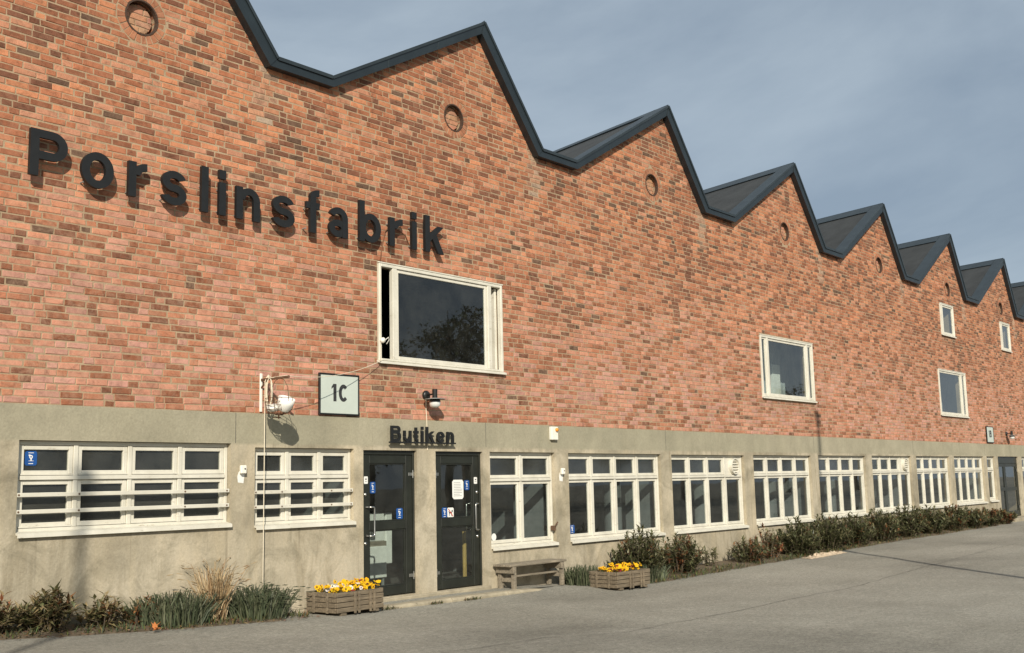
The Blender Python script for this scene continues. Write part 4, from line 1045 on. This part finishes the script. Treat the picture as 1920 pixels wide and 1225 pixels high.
def pansies(cx, cy, ztop, rot, n, pal, label, seed, span=(-.36, .40)):
    R_ = random.Random(seed); fo = MB(); pe = MB(); ca, sa = math.cos(rot), math.sin(rot)
    def W2(x, y): return (cx + x * ca - y * sa, cy + x * sa + y * ca)
    for i in range(n * 7):                          # green and bronze leaves
        x, y = R_.uniform(-.39, .39), R_.uniform(-.23, .23); X, Y = W2(x, y); z = ztop - .055 + R_.uniform(0, .06)
        a = R_.uniform(0, 6.28); l = R_.uniform(.025, .05); d = Vector((math.cos(a), math.sin(a), R_.uniform(-.1, .7))).normalized(); s = d.cross(Vector((0, 0, 1))).normalized() * l * .35
        fo.col = R_.choice([(.05, .075, .025), (.065, .09, .03), (.10, .05, .025), (.04, .06, .02)])
        p = Vector((X, Y, z)); fo.add([p, p + d * l * .5 + s, p + d * l, p + d * l * .5 - s], [(0, 1, 2, 3)])
    for i in range(n):
        x = R_.uniform(*span); y = R_.uniform(-.25, .25); X, Y = W2(x, y); z = ztop + R_.uniform(-.015, .065) + .03 * (1 if x > 0 else 0)
        col = pal(x, R_)
        nrm = Vector((R_.uniform(-.9, .3), R_.uniform(-1.0, -.1), R_.uniform(.3, 1))).normalized(); a = nrm.orthogonal().normalized(); b = nrm.cross(a); c = Vector((X, Y, z)); rr = R_.uniform(.023, .036)
        pe.col = (.06, .08, .02); pe.tube([c - Vector((0, 0, .07)), c], .002, 4, False)
        for k in range(5):
            t = k * 1.2566 + R_.uniform(-.15, .15); d = a * math.cos(t) + b * math.sin(t); e = nrm.cross(d); pe.col = tuple(q * R_.uniform(.85, 1.1) for q in col)
            o = nrm * .003 * k
            pe.add([c + o, c + d * rr * .55 + e * rr * .55 + o, c + d * rr + e * rr * .3 + nrm * .004 + o, c + d * rr - e * rr * .3 + nrm * .004 + o, c + d * rr * .55 - e * rr * .55 + o], [(0, 1, 2, 3, 4)])
        if R_.random() < .5:
            pe.col = (.06, .012, .018); pe.add([c + nrm * .018 + (a * math.cos(q) + b * math.sin(q)) * rr * .36 for q in (0, 1.26, 2.5, 3.77, 5.03)], [(0, 1, 2, 3, 4)])
    t_ = thing('pansies', (cx, cy, ztop - .05), label, 'flowers')
    tag(fo.build('leaves', 'leaf', t_), kind='stuff'); tag(pe.build('blossoms', 'petal', t_), kind='stuff')
YEL = (.78, .46, .012); WHT = (.80, .78, .70)
c1, zt1 = crate(9.68, -.42, RAD(2), 'slatted wooden crate planter on the asphalt beside the left door', .80)
pansies(9.68, -.42, zt1 - .01, RAD(2), 130, lambda x, R_: (WHT if (-.25 < x < .05 and R_.random() < .4) else (YEL if R_.random() < .93 else (.35, .05, .02))), 'yellow and white pansies crowding the crate beside the left door', 5)
c2, zt2 = crate(15.03, -.93, RAD(-3), 'slatted wooden crate planter on the asphalt right of the bench')
pansies(15.03, -.93, zt2 - .01, RAD(-3), 80, lambda x, R_: (YEL if R_.random() < .88 else (.25, .03, .03)), 'yellow and dark red pansies in the crate right of the bench', 6, (-.30, .30))

# ------------------------------------------------------------------ plants
def leaf(mb, p, d, L_, wd, droop=.25, up=Vector((0, 0, 1))):
    d = d.normalized(); s = d.cross(up); s = s.normalized() if s.length > 1e-4 else Vector((1, 0, 0)); nn = s.cross(d)
    m1 = p + d * L_ * .4 + nn * L_ * .06; e = p + d * L_ - nn * L_ * droop
    mb.add([p, m1 + s * wd, m1 - nn * wd * .35, m1 - s * wd, e], [(0, 2, 1), (0, 3, 2), (1, 2, 4), (2, 3, 4)])
def rvec(R_): 
    while True:
        v = Vector((R_.uniform(-1, 1), R_.uniform(-1, 1), R_.uniform(-1, 1)))
        if .05 < v.length < 1: return v.normalized()
GREEN = [(.095, .105, .046), (.072, .082, .036), (.13, .13, .058), (.18, .165, .085)]
RED = [(.22, .075, .03), (.17, .06, .028), (.28, .13, .05), (.14, .08, .035)]
DRY = [(.12, .115, .05), (.16, .14, .065), (.09, .10, .042), (.24, .18, .09), (.30, .23, .12)]
def shrub(cx, cy, rx, ry, h, nst, label, group, seed, red=.08, L_=.075, per=26, zoff=0, pal=None):
    R_ = random.Random(seed); z0 = gz(cx, cy) + .02 + zoff; st = MB(); fo = MB()
    t_ = thing('leafy_shrub', (cx, cy, z0), label, 'shrub', group)
    for i in range(nst):
        a = R_.uniform(0, 6.283); q = math.sqrt(R_.random()); tx, ty = cx + rx * q * math.cos(a), min(-.04, cy + ry * q * math.sin(a))
        hh = h * (1 - .55 * q * q) * R_.uniform(.55, 1.08)
        b = Vector((cx + (tx - cx) * .45 + R_.uniform(-.05, .05), min(-.05, cy + (ty - cy) * .45), z0 - .04)); e = Vector((tx, ty, z0 + hh))
        mid = b.lerp(e, .5) + Vector((R_.uniform(-.04, .04), R_.uniform(-.03, .02), .05))
        pts = [b, mid, e]; st.tube(pts, [.007, .005, .003], 5, False)
        isred = R_.random() < red
        for k in range(per):
            t = R_.uniform(.05, 1.0) ** .8; p = b.lerp(mid, t * 2) if t < .5 else mid.lerp(e, t * 2 - 1)
            d = rvec(R_); d.z = abs(d.z) * .6 + .15 + (.5 if t > .92 else 0)
            if p.y + d.y * L_ > -.02: d.y = -abs(d.y)
            c = R_.choice(RED if (isred and R_.random() < .7) else (pal or GREEN)); k_ = R_.uniform(.75, 1.25)
            fo.col = tuple(x_ * k_ for x_ in c)
            leaf(fo, p, d, L_ * R_.uniform(.6, 1.25), L_ * R_.uniform(.12, .19), R_.uniform(0, .45))
    st.build('stem', 'bark', t_); tag(fo.build('foliage', 'leaf', t_), kind='stuff')
    return t_
def grass(cx, cy, rx, ry, h, n, label, seed, pal, spread=.5, wd=.006, name='grass_clump', cat='grass', heads=False, stiff=.5):
    R_ = random.Random(seed); bl = MB(); z0 = gz(cx, cy) + .02
    t_ = thing(name, (cx, cy, z0), label, cat)
    hd_ = MB()
    for i in range(n):
        a = R_.uniform(0, 6.283); q = math.sqrt(R_.random()); x, y = cx + rx * q * math.cos(a), min(-.04, cy + ry * q * math.sin(a))
        hh = h * R_.uniform(.5, 1.0) * (1 - .25 * q); ang = R_.uniform(0, 6.283); out_ = R_.uniform(.05, spread) * hh
        dx, dy = math.cos(ang) * out_ + (x - cx) * .35, math.sin(ang) * out_ * .8 - .03
        P = [Vector((x, y, z0 - .02)), Vector((x + dx * .3, y + dy * .3, z0 + hh * .5)), Vector((x + dx * .7, y + dy * .7, z0 + hh * (.85 + .1 * stiff))), Vector((x + dx * 1.25, y + dy * 1.25, z0 + hh * (.75 + .3 * stiff * R_.uniform(.6, 1.2))))]
        for p in P: p.y = min(p.y, -.025)
        s = Vector((-math.sin(ang + 1), math.cos(ang + 1), 0)); s = Vector((R_.uniform(.5, 1), R_.uniform(-.6, .6), 0)).normalized(); k_ = R_.uniform(.75, 1.25); bl.col = tuple(c_ * k_ for c_ in R_.choice(pal))
        v = []
        for p, w_ in zip(P, (wd, wd, wd * .75, wd * .1)): v += [p + s * w_, p - s * w_]
        bl.add(v, [(0, 1, 3, 2), (2, 3, 5, 4), (4, 5, 7, 6)])
        if heads and R_.random() < .35:
            hd_.col = tuple(c_ * .8 for c_ in R_.choice(pal)); d = (P[3] - P[2]).normalized(); hd_.tube([P[3] - d * .03, P[3] + d * .02, P[3] + d * .05], [.002, .006, .001], 5, False)
    tag(bl.build('blades', 'blade', t_), kind='stuff')
    if heads and hd_.v: tag(hd_.build('seed_heads', 'blade', t_), kind='stuff')
    return t_
BLUEG = [(.075, .09, .048), (.06, .076, .04), (.095, .108, .058), (.12, .125, .075)]
TAN = [(.46, .34, .185), (.38, .27, .14), (.52, .40, .24), (.33, .21, .11)]
OLIVE = [(.12, .115, .04), (.16, .14, .05), (.09, .10, .035), (.2, .13, .06)]
shrub(5.15, -.36, .40, .28, .38, 56, 'low russet shrub at the left edge of the picture', 'shrubs under the left window', 20, .5, .10, 22, 0, DRY)
shrub(5.78, -.36, .33, .28, .42, 60, 'low olive shrub with a tall shoot under the left window', 'shrubs under the left window', 21, .12, .115, 22, 0, DRY)
shrub(6.42, -.32, .26, .22, .34, 26, 'sparse olive shrub just left of the dark grass clump', 'shrubs under the left window', 22, .12, .115, 18, 0, DRY)
shrub(6.86, -.32, .20, .20, .33, 26, 'small brown withered shrub beside the dark grass clump', 'shrubs under the left window', 23, .7, .085, 18, 0, DRY)
grass(7.22, -.36, .45, .28, .45, 700, 'dark green grass clump left of the tan grass', 31, BLUEG, .75, .007)
grass(8.35, -.36, .38, .28, .47, 640, 'dark green grass clump between tan grass and crate', 32, BLUEG, .75, .007, heads=True)
grass(7.78, -.36, .12, .10, .82, 200, 'tall dry tan grass tuft below the barred window', 33, TAN, .85, .0045, 'ornamental_grass', 'grass', True, .95)
grass(14.72, -.40, .36, .26, .36, 420, 'green grass tuft between the bench and the crate', 34, BLUEG, .6, .008)
grass(16.1, -.72, .55, .20, .34, 420, 'green grass tuft at the foot of the big shrub behind the crate', 35, BLUEG, .7, .009)
shrub(16.25, -.50, .72, .42, .88, 140, 'large dark green shrub behind the right flower crate', 'shrubs along the wall', 24, .08, .105, 34)
shrub(17.45, -.52, .72, .42, .70, 130, 'broad green shrub with red tips under the first wide window', 'shrubs along the wall', 25, .22, .105, 30)
shrub(18.85, -.38, .25, .18, .50, 9, 'thin leggy shoot standing alone in the bed', 'shrubs along the wall', 26, .15, .11, 20)
shrub(20.15, -.50, .62, .38, .46, 70, 'low reddish green shrub left of the dense shrub row', 'shrubs along the wall', 27, .35, .10, 26)
shrub(21.0, -.45, .45, .34, .64, 46, 'upright reddish shrub with thin twigs left of the shrub row', 'shrubs along the wall', 28, .45, .10, 26)
labs = ['first dense dark shrub of the row, above the crumpled paper', 'second dense shrub of the row, below the third wide window', 'third dense shrub of the row along the wall', 'fourth dense shrub of the row along the wall', 'fifth dense shrub of the row along the wall', 'sixth dense shrub of the row along the wall', 'seventh dense shrub of the row along the wall', 'eighth smaller shrub of the row along the wall', 'ninth low shrub of the row, tinged red', 'last low brown shrub of the row before the far door']
for i, (x, rx, h, rd) in enumerate(((22.35, .72, .74, .04), (23.75, .80, .82, .08), (25.25, .82, .72, .05), (26.8, .85, .80, .10), (28.5, .95, .80, .05), (30.2, .95, .74, .07), (31.9, .95, .70, .10), (33.5, .9, .62, .22), (35.0, .85, .50, .5), (36.5, .75, .40, .6))):
    shrub(x, -.48, rx * 1.10, .42, h * .98, 150 if h > .6 else 100, labs[i], 'shrubs along the wall', 40 + i, rd, .115, 34)
# weeds and litter along the asphalt edge
wd_ = MB(); R_ = random.Random(77)
for i in range(6500):
    x = R_.choice((R_.uniform(4.2, 9.0), R_.uniform(15.0, 37), R_.uniform(15.0, 26)))
    edge = .60 if x < 9.1 else lerp_tab([(14, .6), (16, .95), (19, .85), (22, .75), (30, .8), (37, .6)], x)
    y = -edge + R_.uniform(-.04, .34); z = gz(x, y)
    if noise.noise((x * 1.3, 5, 0)) < -.12 and R_.random() < .8: continue
    wd_.col = tuple(c_ * R_.uniform(.7, 1.2) for c_ in R_.choice(OLIVE + BLUEG)); d = Vector((R_.uniform(-.7, .7), R_.uniform(-.7, .5), 1)).normalized()
    leaf(wd_, Vector((x, y, z)), d, R_.uniform(.04, .13), R_.uniform(.004, .009), R_.uniform(0, .4))
for i in range(140):
    x = R_.choice((10.28, 11.15, 11.9)) + R_.gauss(0, .09); y = -.57 + R_.gauss(0, .02)
    wd_.col = tuple(c_ * R_.uniform(.7, 1.2) for c_ in R_.choice(OLIVE + BLUEG)); leaf(wd_, Vector((x, y, gz(x, y))), Vector((R_.uniform(-.8, .8), R_.uniform(-.8, .3), .8)), R_.uniform(.03, .08), .007, .2)
tag(wd_.build('weeds', 'blade'), 'short weeds and grass along the asphalt edge', 'weeds', kind='stuff')
lt_ = MB(); 
for i in range(900):                                # fallen leaves on the beds and asphalt edge
    x = R_.choice((R_.uniform(4.2, 9.0), R_.uniform(15.0, 37))); y = -R_.random() ** .7 * .8; z = gz(x, y) + .03 * (1 if y > -.6 else .3) + R_.uniform(0, .02)
    lt_.col = tuple(c_ * R_.uniform(.6, 1.2) for c_ in R_.choice([(.24, .15, .08), (.30, .20, .11), (.20, .09, .05), (.36, .28, .19)]))
    a = R_.uniform(0, 6.28); leaf(lt_, Vector((x, y, z)), Vector((math.cos(a), math.sin(a), R_.uniform(-.1, .4))), R_.uniform(.03, .07), R_.uniform(.008, .016), .1)
tag(lt_.build('leaf_litter', 'leaf'), 'dry brown fallen leaves lying on the planting beds', 'leaves', kind='stuff')

# crumpled paper and fallen leaf
def crumple(x0, x1, y, wd, hgt, seed, name, mat, label, cat, nx=26, ny=7):
    mb = MB(); 
    for i in range(nx):
        for j in range(ny):
            x = x0 + (x1 - x0) * i / (nx - 1); yy = y + wd * (j / (ny - 1) - .5) * (1 + .5 * noise.noise((i * .5, seed, 0)))
            n_ = abs(noise.noise((i * .55, j * .8, seed))) + .5 * abs(noise.noise((i * 1.3, j * 1.7, seed + 3)))
            e = math.sin(math.pi * j / (ny - 1)) ** .5 * math.sin(math.pi * (i + .3) / (nx - .4)) ** .4 if 0 < j < ny - 1 else 0
            mb.v.append((x + .03 * noise.noise((i, j, seed)), yy + .03 * noise.noise((i, j + 9, seed)), gz(x, yy) + .006 + hgt * n_ * e))
    mb.f = [(i * ny + j, (i + 1) * ny + j, (i + 1) * ny + j + 1, i * ny + j + 1) for i in range(nx - 1) for j in range(ny - 1)]
    return tag(mb.build(name, mat), label, cat)
crumple(21.75, 23.55, -.93, .24, .12, 4, 'crumpled_paper', 'paper_bag', 'crumpled brown wrapping paper on the asphalt before the shrub row', 'litter', 40)
dl = MB(); p0 = Vector((6.72, -.80, gz(6.72, -.80) + .012)); R_ = random.Random(3)
for i in range(9): leaf(dl, p0 + Vector((R_.uniform(-.03, .03), R_.uniform(-.03, .03), R_.uniform(0, .025))), Vector((R_.uniform(-1, 1), R_.uniform(-1, .3), R_.uniform(.1, .9))), R_.uniform(.06, .10), R_.uniform(.018, .03), .2)
tag(dl.build('dry_leaf', 'dry_leaf'), 'curled orange dry leaf lying at the edge of the asphalt', 'leaf')

# things standing inside, seen through the doors
cab = thing('white_cabinet', (11.6, 1.1, .185), 'white cabinet standing inside behind the left door', 'cabinet')
cx = 11.30
q = MB(); q.box(cx, cx + .42, .95, 1.4, .36, .82, .01); q.build('drawer_unit', 'cabinet', cab)
q = MB(); q.box(cx, cx + .40, .98, 1.4, .89, 1.30, .01); q.build('top_box', 'cabinet', cab)
q = MB(); q.box(cx, cx + .42, .96, 1.38, .82, .89); q.build('shelf', 'grey_wood', cab)
q = MB(); q.box(cx + .45, cx + .58, 1.0, 1.4, .55, 1.3, .01); q.build('side_panel', 'cabinet', cab)
for a_, b_ in ((.03, .98), (.36, .98), (.03, 1.34), (.36, 1.34)):
    q = MB(); q.box(cx + a_, cx + a_ + .03, b_, b_ + .03, .185, .36); q.build('leg', 'grey_metal', cab)
q = MB(); q.box(12.84, 12.89, .42, .46, .185, .98, .004); tag(q.build('wooden_post', 'yellow_wood'), 'yellow wooden post inside behind the right door', 'post')

# ------------------------------------------------------------------ lamp posts whose shadows fall on the wall
def lamp_post(x, y, H_, r0_, r1_, label):
    z0 = gz(x, y); t_ = thing('lamp_post', (x, y, z0), label, 'lamp post', 'lamp posts in the yard')
    MB().lathe([(r0_ * 1.3, -.05), (r0_ * 1.3, .02), (r0_ * 1.2, .05), (r0_ * 1.15, .9), (r0_, 1.0), (r1_, H_)], (x, y, z0), n=16).build('pole', 'grey_metal', t_, True)
    MB().lathe([(r1_, H_ - .05), (r1_ * 1.6, H_), (r1_ * 1.6, H_ + .04), (r1_, H_ + .05)], (x, y, z0), n=16).build('collar', 'grey_metal', t_)
    MB().lathe([(r1_ * .9, H_ + .05), (.09, H_ + .10), (.11, H_ + .20), (.08, H_ + .30), (0, H_ + .33)], (x, y, z0), n=18).build('lamp_globe', 'frosted', t_, True)
lamp_post(6.33 - .93 * 10.5, -10.5, 9.55, .048, .04, 'grey lamp post in the yard whose shadow falls on the left barred window')
lamp_post(24.75 - .93 * 10, -10.0, 10.5, .075, .05, 'tall grey lamp post in the yard whose shadow falls between wide windows')

# ------------------------------------------------------------------ trees across the yard, mirrored in the windows
def tree_parts(seed, H_):
    R_ = random.Random(seed); tr = MB(); fo = MB()
    tr.tube([(0, 0, -.2), (.05, .03, H_ * .25), (-.05, .08, H_ * .55), (.1, 0, H_ * .95)], [H_ * .026, H_ * .02, H_ * .012, .02], 8)
    for i in range(34):
        z = H_ * R_.uniform(.22, .9); a = R_.uniform(0, 6.283); l = H_ * .36 * (1.05 - z / H_ * .75) * R_.uniform(.7, 1.15)
        e = Vector((math.cos(a) * l, math.sin(a) * l, z + l * R_.uniform(.2, .8))); m_ = e * .5 + Vector((0, 0, z * .5 + R_.uniform(-.1, .3)))
        m_ = Vector((e.x * .5, e.y * .5, (z + e.z) / 2 + .2)); tr.tube([(0, 0, z), m_, e], [.07, .045, .015], 5, False)
        for k in range(90):
            t = R_.uniform(.25, 1.1); p = Vector((0, 0, z)).lerp(e, t) + rvec(R_) * R_.uniform(.1, .9); fo.col = tuple(c_ * R_.uniform(.7, 1.3) for c_ in R_.choice(GREEN + OLIVE[:1]))
            leaf(fo, p, rvec(R_), R_.uniform(.22, .42), R_.uniform(.07, .13), .2)
    return tr, fo
protos = []
for i, H_ in enumerate((11, 13, 9.5)):
    tr, fo = tree_parts(60 + i, H_)
    protos.append((tr.build('trunk', 'bark'), fo.build('crown', 'leaf')))
R_ = random.Random(9); spots = [(22, -40, 0), (31, -44, 1), (40, -41, 2), (49, -46, 1), (59, -42, 1), (68, -45, 2), (79, -43, 0), (91, -46, 1), (104, -44, 2), (119, -47, 0), (136, -46, 1), (155, -48, 2), (46, -38, 0), (54, -39, 1), (63, -38, 1), (73, -39, 0), (85, -40, 1)]
words = ['first', 'second', 'third', 'fourth', 'fifth', 'sixth', 'seventh', 'eighth', 'ninth', 'tenth', 'eleventh', 'twelfth'] + ['nearer ' + q for q in ('first', 'second', 'third', 'fourth', 'fifth')]
for i, (x, y, k) in enumerate(spots):
    t_ = thing('yard_tree', (x, y, gz(x, y)), '%s tree from the left in the row across the yard, mirrored in the windows' % words[i], 'tree', 'trees across the yard')
    t_.rotation_euler.z = R_.uniform(0, 6.28); s = R_.uniform(.9, 1.15); t_.scale = (s, s, s)
    for o in protos[k]:
        c_ = o.copy() if any(q.parent for q in [o]) else o
        if c_ is not o: COL.objects.link(c_)
        c_.parent = t_
